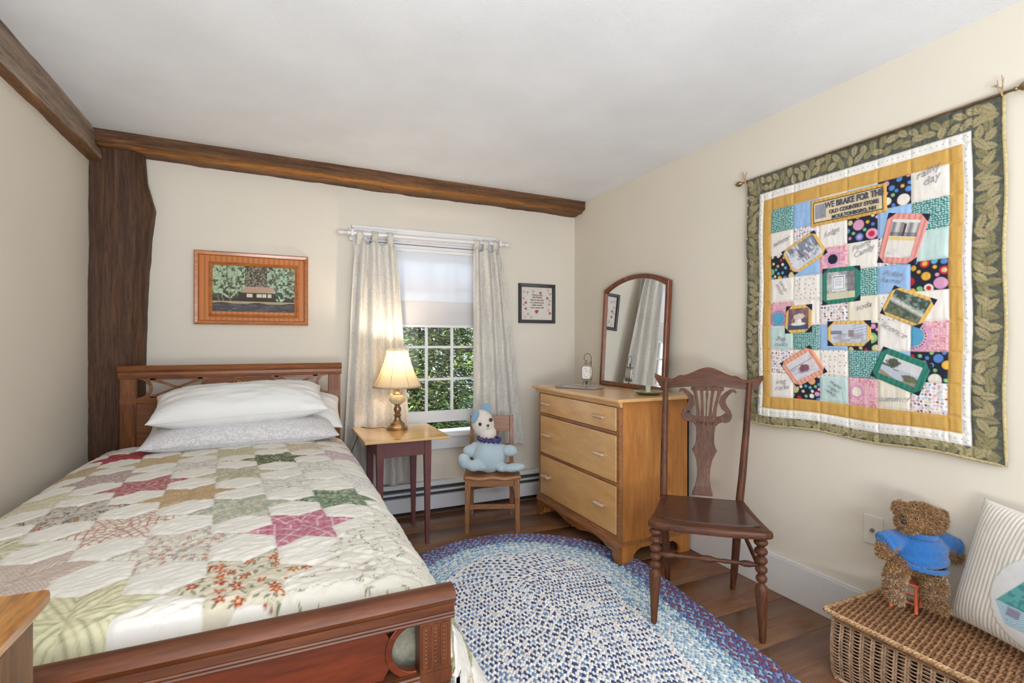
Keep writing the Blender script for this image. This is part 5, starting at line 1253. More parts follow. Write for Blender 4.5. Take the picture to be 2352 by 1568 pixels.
# ================================================================== WALL QUILT
F_, CXp, HYp = 1165., 1176., 786.5; _s, _c = math.sin(R(24.6)), math.cos(R(24.6))
QX = 2.132
def wq(px, py):   # measured picture point -> (s, t) on the hanging plane
    u = (px-CXp)/F_; v = (HYp-py)/F_; rx, ry = _s+u*_c, _c-u*_s; t_ = QX/rx
    return (1.812-ry*t_, 1.18+v*t_)
QW, QB, QT = .985, .795, 1.985
step = .0024; NU = int(QW/step)+1; NV = int((QT-QB)/step)+1
s1 = np.linspace(0, QW, NU); t1 = np.linspace(QB, QT, NV)
Sg, Tg = np.meshgrid(s1, t1); col = np.ones(Sg.shape+(3,))*lin((58, 62, 54))
EPS = .0026
class Cv:
    """painter on a grid: s, t coordinate arrays and a colour array"""
    def __init__(s, S, T, C): s.S, s.T, s.C = S, T, C
    def sl(s, a0, a1, b0, b1):
        i0 = np.searchsorted(s.S[0], a0-.004); i1 = np.searchsorted(s.S[0], a1+.004); j0 = np.searchsorted(s.T[:, 0], b0-.004); j1 = np.searchsorted(s.T[:, 0], b1+.004)
        return slice(j0, j1), slice(i0, i1)
    def lay(s, k, m, c): m = np.clip(m, 0, 1)[..., None]; s.C[k] = s.C[k]*(1-m)+c*m
    def rect(s, a0, a1, b0, b1, c):
        k = s.sl(a0, a1, b0, b1); S, T = s.S[k], s.T[k]
        d = np.maximum(np.maximum(a0-S, S-a1), np.maximum(b0-T, T-b1)); s.lay(k, .5-d/EPS, c); return k
    def ell(s, a, b, ra, rb, c, clip=None, ring=None):
        k = s.sl(a-ra, a+ra, b-rb, b+rb); S, T = s.S[k], s.T[k]; d = (np.hypot((S-a)/ra, (T-b)/rb)-1)*min(ra, rb)
        if ring: d = np.abs(d+ring)-ring
        m = .5-d/EPS
        if clip: m = m*((S >= clip[0]) & (S <= clip[1]) & (T >= clip[2]) & (T <= clip[3]))
        s.lay(k, m, c)
cv = Cv(Sg, Tg, col)
GL, GT_, GR, GB = wq(1775, 700)[0], 0, wq(2180, 700)[0], 0
sL0, sL1, sR0, sR1 = wq(1748, 700)[0], wq(1757, 700)[0], wq(2212, 600)[0], wq(2233, 600)[0]
tB = [wq(2100, 943)[1], wq(2100, 978)[1], wq(2100, 1001)[1]]; tT = [wq(2100, 397)[1]-.0, wq(2100, 362)[1], wq(2100, 340)[1]]
Gb, Wb, Lb = tB; Gt, Wt, Lt = tT
# leafy green border
g = np.random.RandomState(4)
col[...] = lin((88, 88, 78)); col *= (.6+.8*fbm(Sg*160, Tg*160, 2, 2)[..., None])
dk_, lf_, l2_ = lin((66, 66, 56)), lin((162, 150, 112)), lin((138, 130, 94))
def leaf(a, b, th, ln, wd):
    k = cv.sl(a-ln, a+ln, b-ln, b+ln); S, T = Sg[k]-a, Tg[k]-b; x = S*math.cos(th)+T*math.sin(th); y = -S*math.sin(th)+T*math.cos(th)
    q = x/ln; w = wd*np.clip(1-q*q, 0, 1)**.8*(1-.25*q)*(.82+.26*np.abs(np.sin(q*8.5))); d = np.abs(y)-w
    cv.lay(k, (.5-d/EPS)*(np.abs(q) < 1), l2_ if g.rand() < .4 else lf_)
    cv.lay(k, (.5-(np.abs(y)-.0007)/.0014)*(np.abs(q) < .95)*.75, dk_)
    cv.lay(k, (.5-(np.abs(((x-np.abs(y)*.9)/(ln*.34)) % 1-.5)-.05)/.1)*(d < -.001)*.45, dk_)
for side, n_ in (('L', 66), ('R', 62), ('B', 54), ('T', 54)):
    for q in range(n_):
        f = (q+.5)/n_
        if side in 'LR':
            w0, w1 = (0.008, sL0-.004) if side == 'L' else (sR1+.004, QW-.012)
            a = w0+(w1-w0)*(.3 if q % 2 else .7)+g.uniform(-.006, .006); b = QB+.015+(QT-QB-.03)*f; th = R(90)+(.75 if q % 2 else -.75)+g.uniform(-.2, .2)
            if side == 'L': ln = .024
            else: ln = .027
        else:
            w0, w1 = (QB+.01, Lb-.004) if side == 'B' else (Lt+.004, QT-.008)
            b = w0+(w1-w0)*(.3 if q % 2 else .72)+g.uniform(-.005, .005); a = .01+(QW-.03)*f; th = (.7 if q % 2 else -.7)+g.uniform(-.2, .2); ln = .024
        leaf(a, b, th+g.choice([0, 0, .9, -.9]), ln*g.uniform(.8, 1.1), ln*.5)
white = lin((232, 229, 222)); gold = lin((206, 162, 86))
cv.rect(sL0, sR1, Lb, Lt, white)
for q in range(46):
    for (a, b) in ((sL0+(sL1-sL0)*.5, Lb+(Lt-Lb)*(q+.5)/46), (sR0+(sR1-sR0)*.4, Lb+(Lt-Lb)*(q+.5)/46), (sL0+(sR1-sL0)*(q+.5)/46, (Lb+Wb)/2), (sL0+(sR1-sL0)*(q+.5)/46, (Lt+Wt)/2)): cv.ell(a, b, .0017, .0017, lin((128, 84, 92)))
k = cv.rect(sL1, sR0, Wb, Wt, gold); hat = np.clip((np.sin((Sg[k]+Tg[k])*520)*np.sin((Sg[k]-Tg[k])*520)), 0, 1)[..., None]; col[k] = col[k]*(1-.28*hat*(col[k][..., :1] > .4)*(col[k][..., 2:] < .3))
# patch grid, 6 columns by 8 rows
cols_ = [wq(x, 700)[0] for x in (1775, 1825.5, 1884, 1947, 2016, 2092, 2180)]
rows_ = [Gt-(Gt-Gb)*i/8 for i in range(9)]
navy, pblue, pteal, teal, wht, crm = lin((34, 36, 52)), lin((150, 184, 222)), lin((190, 212, 208)), lin((62, 134, 132)), lin((232, 226, 218)), lin((228, 220, 202))
bright = [lin(c) for c in ((196, 42, 54), (222, 172, 66), (96, 168, 196), (212, 152, 184), (84, 132, 196), (226, 220, 206), (206, 196, 140), (130, 184, 120))]
def P_teal(a0, a1, b0, b1):
    k = cv.rect(a0, a1, b0, b1, teal); S, T = Sg[k], Tg[k]; d, i1, i2, dx, dy = cells(S, T*1.15, .0088, 4, .45)
    m = np.clip(.5-(np.hypot(dx, dy*1.35)-.29)/.25, 0, 1)*((S > a0) & (S < a1) & (T > b0) & (T < b1)); cv.lay(k, m, lin((226, 236, 228)))
def P_multi(a0, a1, b0, b1):
    k = cv.rect(a0, a1, b0, b1, lin((232, 228, 226))); S, T = Sg[k], Tg[k]; ins_ = ((S > a0) & (S < a1) & (T > b0) & (T < b1))
    d, i1, i2, dx, dy = cells(S, T, .0125, 9, .5)
    for q, c in enumerate((lin((170, 52, 74)), lin((96, 160, 178)), lin((206, 140, 170)), lin((60, 54, 84)), lin((222, 186, 130)), lin((190, 176, 206)))):
        sel = (i1*6).astype(int) == q; rg = i2 > .55
        cv.lay(k, np.clip(.5-(np.where(rg, np.abs(d-.26)-.08, d-.33))/.2, 0, 1)*sel*ins_, c)
def P_dots(a0, a1, b0, b1, base=wht):
    k = cv.rect(a0, a1, b0, b1, base); S, T = Sg[k], Tg[k]; d, i1, i2, dx, dy = cells(S, T, .021, 12, .5)
    cv.lay(k, np.clip(.5-(d-.11)/.1, 0, 1)*((S > a0) & (S < a1) & (T > b0) & (T < b1)), lin((140, 66, 84)))
def P_black(a0, a1, b0, b1, seed=0):
    cv.rect(a0, a1, b0, b1, navy); r_ = np.random.RandomState(seed); pts = []
    for q in range(260):
        rad = r_.choice([.0065, .010, .015, .021]); a = r_.uniform(a0, a1); b = r_.uniform(b0, b1)
        if all(math.hypot(a-p[0], b-p[1]) > rad+p[2]+.0035 for p in pts):
            pts.append((a, b, rad)); c = bright[r_.randint(8)]; cl_ = (a0, a1, b0, b1); cv.ell(a, b, rad, rad, c, cl_)
            if rad > .013 and r_.rand() < .6: cv.ell(a, b, rad*.55, rad*.55, bright[r_.randint(8)], cl_)
def P_pink(a0, a1, b0, b1, cc, rc, dotc, where=(.5, .5)):
    k = cv.rect(a0, a1, b0, b1, lin((218, 160, 176))); S, T = Sg[k], Tg[k]; ins_ = ((S > a0) & (S < a1) & (T > b0) & (T < b1))
    d, i1, i2, dx, dy = cells(S, T, .0085, 21, .3); cv.lay(k, np.clip(.5-(d-.33)/.3, 0, 1)*ins_*(i1 > .35)*.8, lin((236, 206, 206))); cv.lay(k, np.clip(.5-(d-.33)/.3, 0, 1)*ins_*(i1 < .15), lin((206, 120, 90)))
    ca, cb = a0+(a1-a0)*where[0], b0+(b1-b0)*where[1]; cl_ = (a0, a1, b0, b1)
    cv.ell(ca, cb, rc*1.5, rc*1.5, lin((206, 150, 196)), cl_, ring=.004); cv.ell(ca, cb, rc, rc, cc, cl_)
    if dotc is not None:
        for q in range(26):
            a = 2*math.pi*q/26; cv.ell(ca+rc*1.14*math.cos(a), cb+rc*1.14*math.sin(a), .0026, .0026, dotc, cl_)
def P_plain(c): return lambda a0, a1, b0, b1: cv.rect(a0, a1, b0, b1, c)
W_ = P_plain(wht); C_ = P_plain(crm); B_ = P_plain(pblue); PT = P_plain(pteal)
blueC = lin((86, 160, 196))
table = [
 [P_teal, W_, lambda *a: P_black(*a, 31), W_, lambda *a: P_pink(*a, blueC, .030, navy, (.38, .3)), PT, P_multi, W_],
 [B_, P_multi, B_, P_dots, W_, P_teal, C_, lambda *a: P_black(*a, 32)],
 [P_dots, W_, lambda *a: P_pink(*a, navy, .021, None), PT, P_multi, B_, P_dots, PT],
 [P_plain(lin((190, 212, 224))), lambda *a: P_black(*a, 33), W_, P_teal, C_, lambda *a: P_black(*a, 34), P_teal, lambda *a: P_pink(*a, lin((228, 220, 196)), .018, None, (.3, .5))],
 [lambda *a: P_black(*a, 35), B_, P_multi, B_, P_dots, W_, B_, C_],
 [W_, P_teal, PT, lambda *a: P_black(*a, 38), W_, lambda *a: P_pink(*a, blueC, .038, navy, (.05, .5)), lambda *a: P_black(*a, 37), P_multi]]
for ci in range(6):
    for ri in range(8): table[ci][ri](cols_[ci], cols_[ci+1], rows_[ri+1], rows_[ri])
col *= (.95+.08*fbm(Sg*40, Tg*40, 77, 2)[..., None])
# relief: quilting puckers, stronger at the seams, soft hang
sx_ = np.min([np.abs(Sg-q) for q in cols_+[sL0, sL1, sR0, sR1]], 0); ty_ = np.min([np.abs(Tg-q) for q in rows_+[Gb, Wb, Lb, Gt, Wt, Lt]], 0)
sd = np.minimum(sx_, ty_); rel = .0035*(1-np.exp(-(sd/.006)**2))+(fbm(Sg*60, Tg*14, 8, 3)-.5)*.0036+(fbm(Sg*14, Tg*50, 9, 2)-.5)*.002
hang = .010*np.sin(Sg*9+.6)*(1-(Tg-QB)/(QT-QB))**2+.006*np.sin(Sg*5+1)+.006
def q2w(s, t, out):  # out: distance from the wall plane towards the room
    drop = -.010*np.sin(np.pi*s/QW)*0-.008*(s/QW)*np.clip(1-(t-QB)/.4, 0, 1)-.006*np.sin(s*14)*np.clip(1-(t-QB)/.2, 0, 1)+.004*np.sin(s*21)*np.clip((t-1.9)/.08, 0, 1)
    return np.stack([QX+.006-out, 1.812-s+.003*np.sin(t*14)*np.clip(s/QW*2-1, -1, 1), t+drop], -1)
def hang_at(s, t): return .010*np.sin(s*9+.6)*(1-(t-QB)/(QT-QB))**2+.006*np.sin(s*5+1)+.006
wall_q = thing('wall_quilt', 'patchwork memory quilt with leaf border and printed photo patches hanging on the right wall', 'quilt', (QX, 1.32, QB))
fab_m = attr_mat('quilt_prints', .9, 900, .3, (500, .14), .1)
Vf = q2w(Sg, Tg, hang+rel+.004).reshape(-1, 3); Vb = q2w(Sg, Tg, hang*0-.0005).reshape(-1, 3)
nn_ = NU*NV
def rim(ix): ix = np.asarray(ix); return np.stack([ix[:-1], ix[1:], ix[1:]+nn_, ix[:-1]+nn_], 1)
Fr = np.concatenate([rim(np.arange(NU)), rim(np.arange(NU)+(NV-1)*NU)[:, ::-1], rim(np.arange(NV)*NU)[:, ::-1], rim(np.arange(NV)*NU+NU-1)])
npmesh('quilt_top', np.concatenate([Vf, Vb]), np.concatenate([gridfaces(NU, NV)[:, ::-1], gridfaces(NU, NV, nn_), Fr]), fab_m, wall_q, col=np.concatenate([col.reshape(-1, 3)]*2), smooth=180)
bind = plain('straw_binding', L(186, 170, 124), .85, var=.18, scale=120)
m = MB(); ed = [(s, QB) for s in np.linspace(0, QW, 60)]+[(QW, t) for t in np.linspace(QB, QT, 50)[1:]]
pth = [tuple(q2w(np.array(s), np.array(t), hang_at(s, t)+.004)) for s, t in ed]; m.tube(pth, .0055, 8); m.tube([tuple(q2w(np.array(0.), np.array(t), hang_at(0, t)+.003)) for t in np.linspace(QT, QB, 50)], .0035, 6)
m.build('binding', bind, wall_q, smooth=180)
# ---- photo patches
def bil(q, a, b): return tuple((q[0][i]*(1-a)+q[1][i]*a)*b+(q[3][i]*(1-a)+q[2][i]*a)*(1-b) for i in (0, 1))
def patch(name, label, quad_px, frame_c, ins_, paint, chamfer=.17, corner=navy, res=.0022, lift=.0072):
    q = [wq(*p) for p in quad_px]
    wA = math.dist(q[0], q[1]); hA = math.dist(q[0], q[3]); nu, nv = int(wA/res)+2, int(hA/res)+2
    A, B = np.meshgrid(np.linspace(0, 1, nu), np.linspace(0, 1, nv))
    S = (q[0][0]*(1-A)+q[1][0]*A)*B+(q[3][0]*(1-A)+q[2][0]*A)*(1-B); T = (q[0][1]*(1-A)+q[1][1]*A)*B+(q[3][1]*(1-A)+q[2][1]*A)*(1-B)
    c = np.ones(A.shape+(3,))*frame_c; c *= (.92+.14*fbm(S*90, T*90, 5, 2)[..., None])
    u = A*wA; v = B*hA; e = np.minimum(np.minimum(u, wA-u)+0, 9); f_ = np.minimum(v, hA-v)
    if chamfer: m_ = np.clip(.5-((e+f_)-chamfer*min(wA, hA))/EPS, 0, 1)[..., None]; c = c*(1-m_)+corner*m_
    ia, ib = ins_/wA, ins_/hA; a2 = (A-ia)/(1-2*ia); b2 = (B-ib)/(1-2*ib); inside = ((a2 > 0) & (a2 < 1) & (b2 > 0) & (b2 < 1))
    pc = paint(a2, b2, wA-2*ins_, hA-2*ins_); c = np.where(inside[..., None], pc, c)
    h = hang_at(S, T)+lift+.0035+.0008*np.sin(u*330)*(~inside)+(fbm(S*50, T*18, 8)-.5)*.003-.0015*np.exp(-(np.minimum(e, f_)/.003)**2)
    Vp = q2w(S, T, h).reshape(-1, 3); n0 = nu*nv; Vq = q2w(S, T, h-.0035).reshape(-1, 3)
    def rm(ix): ix = np.asarray(ix); return np.stack([ix[:-1], ix[1:], ix[1:]+n0, ix[:-1]+n0], 1)
    Fq = np.concatenate([gridfaces(nu, nv)[:, ::-1], rm(np.arange(nu)), rm(np.arange(nu)+(nv-1)*nu)[:, ::-1], rm(np.arange(nv)*nu)[:, ::-1], rm(np.arange(nv)*nu+nu-1)])
    return npmesh(name, np.concatenate([Vp, Vq]), Fq, fab_m, wall_q, col=np.concatenate([c.reshape(-1, 3)]*2), smooth=180, label=label), q
def blend(c, m, k): m = np.clip(m, 0, 1)[..., None]; return c*(1-m)+k*m
def base_(a, c): return np.ones(a.shape+(3,))*lin(c)
def p_snow(a, b, w, h):
    c = base_(a, (214, 214, 220)); t = fbm(a*7, b*3, 3, 4); c = blend(c, (b > .35)*np.clip((t-.42)*6, 0, 1), lin((128, 134, 152))); c = blend(c, (np.abs(fbm(a*9, b*1.2, 5)-.5) < .05)*.7*(b > .1), lin((100, 96, 108)))
    return blend(c, (b < .35)*(fbm(a*6, b*12, 9)-.5)*3, lin((170, 174, 190)))
def p_house(a, b, w, h):
    c = base_(a, (222, 216, 208)); c = blend(c, (np.abs(b-.5) < .04), lin((222, 196, 130))); c = blend(c, (b > .56)*(b < .93)*(.6+.4*np.sin(a*20)), lin((128, 124, 134))); c = blend(c, (b > .56)*(b < .66)*.6, lin((92, 84, 92)))
    c = blend(c, (np.abs(a-.5) < .04)*(b > .56)*(b < .9), lin((88, 64, 62))); return blend(c, (b < .42)*np.clip((fbm(a*4+b*3, b*5, 4)-.55)*4, 0, 1), lin((180, 178, 186)))
def p_sign(a, b, w, h):
    c = base_(a, (150, 152, 156)); c = blend(c, (fbm(a*10, b*10, 3)-.4)*3, lin((196, 194, 186))); c = blend(c, (b < .24), lin((206, 200, 172))); c = blend(c, (a > .74)*(b > .24)*.7, lin((104, 98, 104)))
    inb = ((a > .18) & (a < .66) & (b > .3) & (b < .88)).astype(float); c = blend(c, inb, lin((226, 226, 228))); ed_ = ((a > .22) & (a < .62) & (b > .35) & (b < .83)) & ~((a > .245) & (a < .595) & (b > .375) & (b < .805)); c = blend(c, ed_.astype(float), lin((120, 122, 140)))
    return blend(c, (((b*22) % 1 < .35) & (a > .3) & (a < .54) & (b > .45) & (b < .75)).astype(float)*.6, lin((120, 120, 130)))
def p_creek(a, b, w, h):
    c = base_(a, (70, 84, 76)); t = fbm(a*14, b*10, 6, 4); c = blend(c, (b > .45)*(t-.45)*5, lin((128, 148, 140))); c = blend(c, np.clip(1-np.abs(b-.62+.25*a)/.16, 0, 1)*(.5+t), lin((206, 206, 194))); return blend(c, (b < .42-.2*a)*(t-.3)*3, lin((120, 122, 94)))
def p_cup(a, b, w, h):
    c = base_(a, (110, 88, 96)); c = blend(c, (b > .5)*(fbm(a*10, b*3, 4)-.4)*3, lin((150, 116, 110))); c = blend(c, (b < .22).astype(float), lin((74, 84, 104)))
    c = blend(c, .5-(np.hypot((a-.5)/.34, (b-.27)/.08)-1)*4, lin((226, 222, 218))); c = blend(c, .5-(np.hypot((a-.5)/.17, (b-.4)/.15)-1)*4, lin((232, 226, 218)))
    c = blend(c, .5-(np.abs(np.hypot((a-.3)/.1, (b-.42)/.09)-1)-.2)*4, lin((196, 150, 110))); return blend(c, .5-(np.hypot((a-.55)/.3, (b-.62)/.12)-1-.5*(fbm(a*14, b*14, 2)-.5))*4, lin((214, 200, 186)))
def p_wharf(a, b, w, h):
    c = base_(a, (196, 204, 216)); t = fbm(a*8, b*8, 12, 4); c = blend(c, (b < .5)*(t-.4)*4, lin((168, 164, 172))); c = blend(c, (b > .45)*(b < .65)*(a < .32)*.9, lin((120, 118, 140))); c = blend(c, (a > .5)*(a < .66)*(b > .3)*(b < .68)*.8, lin((138, 104, 110)))
    return blend(c, (a > .6)*(b > .3)*np.clip((np.sin((b-a*.4)*40)), 0, 1)*.6, lin((140, 138, 152)))
def p_boat(a, b, w, h):
    c = base_(a, (214, 208, 210)); c = blend(c, (b < .62)*(fbm(a*5, b*12, 4)-.45)*4, lin((176, 172, 196))); c = blend(c, .5-(np.abs(b-.66)-.02)*40, lin((150, 146, 168))); return blend(c, .5-(np.hypot((a-.5)/.2, (b-.42)/.18)-1-.8*(fbm(a*12, b*12, 4)-.5))*3, lin((130, 84, 96)))
def p_lake(a, b, w, h):
    c = base_(a, (208, 208, 210)); c = blend(c, (b < .52)*.8, lin((178, 188, 202))); t = fbm(a*16, b*10, 9, 3)
    c = blend(c, .5-(np.hypot((a-.26)/.19, (b-.72)/.2)-1-.7*(t-.5))*4, lin((84, 92, 76))); c = blend(c, ((np.abs(a-.27) < .015) & (b > .45) & (b < .7)).astype(float), lin((70, 62, 54))); c = blend(c, (a < .3)*(np.abs(b-.52) < .05)*1., lin((90, 96, 86)))
    c = blend(c, .5-(np.hypot((a-.84)/.24, (b-.24)/.2)-1-.6*(t-.5))*4, lin((106, 110, 86))); c = blend(c, (b < .14+.1*np.sin(a*5+2)).astype(float), lin((150, 140, 118))); c = blend(c, (np.abs(b-.53) < .008).astype(float)*.6, lin((120, 124, 130)))
    return blend(c, ((np.abs(b-.44) < .01) & (np.abs(a-.4) < .08)).astype(float), lin((60, 60, 62)))
def p_banner(a, b, w, h):
    c = base_(a, (222, 204, 168)); c = blend(c, (fbm(a*6, b*2, 3)-.5)*1.5, lin((206, 184, 142))); c = blend(c, ((a < .2) & (a > .03) & (b > .2) & (b < .88)).astype(float)*(.5+fbm(a*60, b*9, 4)), lin((140, 142, 154)))
    ed_ = np.minimum(np.minimum(a*w, (1-a)*w), np.minimum(b*h, (1-b)*h)); return blend(c, .5-(ed_-.0042)/EPS, lin((36, 30, 30)))
yel, pnk, grn_ = lin((218, 178, 100)), lin((218, 148, 140)), lin((48, 122, 104))
patch('photo_patch', 'yellow edged wintry photo patch', [(1800, 580), (1873, 529), (1904, 580), (1829, 632)], yel, .012, p_snow)
patch('photo_patch', 'pink edged house photo patch', [(2042, 489), (2137, 491), (2104, 607), (2016, 603)], pnk, .023, p_house, .2)
patch('photo_patch', 'green edged photo patch of a small notice', [(1892, 618), (1977, 609), (1977, 690), (1892, 701)], grn_, .019, p_sign)
patch('photo_patch', 'yellow edged creek photo patch', [(2056, 655), (2155, 688), (2113, 754), (2022, 719)], yel, .013, p_creek, .2)
patch('photo_patch', 'yellow edged photo patch of a cup', [(1811, 704), (1869, 698), (1869, 762), (1809, 766)], yel, .014, p_cup, .24)
patch('photo_patch', 'yellow edged wide photo patch of a porch', [(1903, 738), (2001, 735), (2001, 795), (1903, 794)], yel, .015, p_wharf, .28)
patch('photo_patch', 'salmon edged photo patch with a red boat', [(1797, 834), (1863, 792), (1901, 853), (1834, 888)], lin((222, 156, 132)), .020, p_boat)
patch('photo_patch', 'green edged lake photo patch', [(2030, 795), (2146, 836), (2115, 907), (2000, 861)], grn_, .022, p_lake, .18)
_, qb = patch('banner_patch', 'gold edged printed store banner patch', [(1866.5, 463), (2037, 419), (2038.5, 486), (1867, 522)], gold, .0115, p_banner, 0)
def QT_(s, t, ang, out=.0): return Matrix.Translation(tuple(q2w(np.array(s), np.array(t), hang_at(s, t)+.0105+out))) @ Matrix.Rotation(R(-90), 4, 'Z') @ Matrix.Rotation(R(90), 4, 'X') @ Matrix.Rotation(ang, 4, 'Z')
bang = math.atan2(qb[1][1]-qb[0][1], qb[1][0]-qb[0][0]); blen = math.dist(qb[0], qb[1])
def bpt(a, b): return bil(qb, a, b)
ink1, ink2 = plain('stamp_grey_ink', L(84, 84, 100), .8, var=.3, scale=80), plain('stitched_thread', L(166, 164, 170), .8)
for s_, a, b, sz_, sq in (('WE BRAKE FOR THE', .595, .69, .036, .70), ('OLD COUNTRY STORE', .595, .42, .023, .82), ('MOULTONBORO, NH', .595, .21, .021, .85)):
    text_mesh(s_, sz_, QT_(*bpt(a, b), bang, .0035), 'banner_lettering', ink1, wall_q, ext=.0018, squash=sq, bold=.0006 if sz_ > .03 else .0003)
for s_, px, py, a, sz_ in (('winter', 1800, 555, 16, .034), ('fudge', 1913, 534, 15, .032), ('Penny\nCandy', 1982, 571, 18, .032), ('rainy\nday', 2135, 403, 18, .040), ('Pickle\nbarrel', 2050, 636, -14, .030), ('candy\nsticks', 1800, 660, -60, .026), ('soda', 1984, 703, 12, .034), ('Pop\nrocks', 1800, 784, 0, .030), ('licorice', 2054, 757, -32, .034), ('frog\nrocks', 1800, 882, 12, .032), ('maple\nsugar\ncandy', 1914, 890, -32, .024), ('summer', 2054, 914, 5, .034)):
    text_mesh(s_, sz_, QT_(*wq(px, py), R(a), -.0005), 'stitched_word', ink2, wall_q, ext=.0016, shear=.45, bold=-.0007, spacing=.85)
# ---- hanging rod
hr = thing('quilt_rod', 'thin brass rod with pointed finials that the wall quilt hangs from', 'rod', (QX, 1.32, 1.98))
rx = QX-.008
MB().tube([(rx, 1.845, 1.985), (rx, .80, 1.985)], .005, 10).build('rod', MAT['brass'], hr)
fp = [(.004, 0), (.007, .004), (.007, .010), (.004, .014), (.012, .022), (.017, .034), (.016, .046), (.010, .060), (.004, .070), (.001, .074)]
MB().lathe([(r*.8, z*.7) for r, z in fp], T=Matrix.Translation((rx, 1.838, 1.985)) @ Matrix.Rotation(R(-90), 4, 'X')).build('finial', MAT['brass'], hr)
MB().lathe(fp, T=Matrix.Translation((rx, .806, 1.985)) @ Matrix.Rotation(R(90), 4, 'X')).build('finial', MAT['brass'], hr)
twine = plain('straw_twine', L(176, 148, 112), .9, var=.2, scale=100)
for y in (1.822, .83):
    m = MB(); g = random.Random(int(y*10))
    for k in range(6): m.tube([(rx-.004, y, 1.975), (rx-.010+g.uniform(-.004, .004), y+g.uniform(-.006, .006), 1.998), (rx-.012+g.uniform(-.01, .008), y+g.uniform(-.022, .022), 2.012+g.uniform(0, .03))], .0014, 5)
    m.tube([(rx+.009*math.cos(a), y, 1.985+.009*math.sin(a)) for a in [2*math.pi*q/10 for q in range(10)]], .0022, 5, closed=True)
    m.build('twine_tie', twine, hr)
# ================================================================== WICKER TRUNK
wick = {}
def wicker(name, a, b, rough=.38):
    n = N(name); n.base(n.ramp(n.noise(n.coord(), 60, 4, .6), [(.3, a), (.7, b)])); n.set(rough=rough, coat=.25, coatr=.3); return n.m
wl = wicker('wicker_brown', L(118, 82, 54), L(168, 124, 86)); wb = wicker('wicker_side', L(138, 104, 78), L(196, 164, 134)); wr_ = wicker('wicker_rim', L(150, 112, 72), L(204, 166, 120))
TX0, TX1, TY0, TY1, TH = 1.775, 2.105, .28, 1.165, .243
tk = thing('wicker_trunk', 'low brown wicker trunk with woven lid along the right wall', 'trunk', ((TX0+TX1)/2, (TY0+TY1)/2, 0))
def ribbons(P, r, n=6):
    """P (m,k,3) many strands of equal length as tubes"""
    m_, k_, _ = P.shape; t = np.gradient(P, axis=1); t /= np.linalg.norm(t, axis=2)[..., None]+1e-9
    up = np.array((0.013, .021, 1.)) if abs(t[..., 2]).mean() < .6 else np.array((1, .01, .02)); a = np.cross(t, up); a /= np.linalg.norm(a, axis=2)[..., None]; b = np.cross(t, a)
    th = np.arange(n)*2*np.pi/n; V = P[:, :, None]+r*(a[:, :, None]*np.cos(th)[None, None, :, None]+b[:, :, None]*np.sin(th)[None, None, :, None])
    idx = np.arange(m_*k_*n).reshape(m_, k_, n); nx = np.roll(idx, -1, 2)
    return V.reshape(-1, 3), np.stack([idx[:, :-1], nx[:, :-1], nx[:, 1:], idx[:, 1:]], -1).reshape(-1, 4)
# body sides, belly slightly bulged
def bulge(z): return .010*math.sin(math.pi*min(1, max(0, z/.2)))
def side_strands(face):
    out = []; sp = .034; rows = 36
    if face == 'front': L_ = TY1-TY0; f = lambda s, z, o: (TX0+.012-bulge(z)-o, TY1-s, z)
    elif face == 'back': L_ = TY1-TY0; f = lambda s, z, o: (TX1-.012+o*.5, TY1-s, z)
    else: L_ = TX1-TX0-.024; f = lambda s, z, o: (TX0+.012+s, (TY1-.008+bulge(z)+o) if face == 'far' else (TY0+.008-o), z)
    k = int(L_/sp)*6+1; ss = np.linspace(0, L_, k)
    for r in range(rows):
        z = .008+.196*r/(rows-1); ph = 0 if ((r//1) % 2) else math.pi
        # twill blocks: strands pass over in slowly shifting groups
        out.append([f(s, z+.0012*math.sin(s*200+ph), .0042*math.sin(math.pi*s/sp+ph)) for s in ss])
    return np.array(out), f, L_, sp
for face, nm in (('front', 'front_weave'), ('far', 'end_weave'), ('near', 'end_weave'), ('back', 'back_weave')):
    P, f, L_, sp = side_strands(face); V, F = ribbons(P, .0026, 5); npmesh(nm, V, F, wb, tk, smooth=180)
    st = []; nst = int(L_/sp)+1
    for q in range(nst):
        s = q*sp
        for d_ in (-.004, .004): st.append([f(min(max(s+d_, 0), L_), z, 0) for z in np.linspace(.0035, .21, 12)])
    V, F = ribbons(np.array(st), .0034, 6); npmesh('stakes', V, F, wb, tk, smooth=180)
m = MB(); m.box(TX0+.02, TX1-.02, TY0+.02, TY1-.014, .004, .2); m.build('lining', plain('dark_wicker_inside', L(58, 42, 30), .9), tk, smooth=0)
def rope(path, r, R_, turns, n=3):
    P = [Vector(p) for p in path]; ln = sum((P[i+1]-P[i]).length for i in range(len(P)-1)); out = []
    k = int(ln/.006); d = [0]
    for i in range(len(P)-1): d.append(d[-1]+(P[i+1]-P[i]).length)
    for j in range(n):
        pts = []
        for q in range(k+1):
            s = ln*q/k; i = max(i_ for i_ in range(len(P)-1) if d[i_] <= s+1e-9); t = (P[i+1]-P[i]).normalized(); p = P[i]+t*(s-d[i]); a = t.cross(Vector((0, 0, 1))).normalized(); b = a.cross(t)
            th = 2*math.pi*(s*turns+j/n); pts.append(tuple(p+a*r*math.cos(th)+b*r*math.sin(th)))
        out.append(pts)
    m = MB()
    for pts in out: m.tube(pts, R_, 6)
    return m
for z in (.207, .215): MB().tube([(TX0+.004, TY0, z), (TX0+.002, TY1-.02, z), (TX0+.02, TY1-.002, z), (TX1-.02, TY1-.002, z)], .005, 7).build('waling_band', wl, tk)
rope([(TX0+.002, TY0, .006), (TX0, TY1-.02, .006), (TX0+.02, TY1, .006), (TX1-.02, TY1, .006)], .004, .004, 38).build('foot_rope', wb, tk)
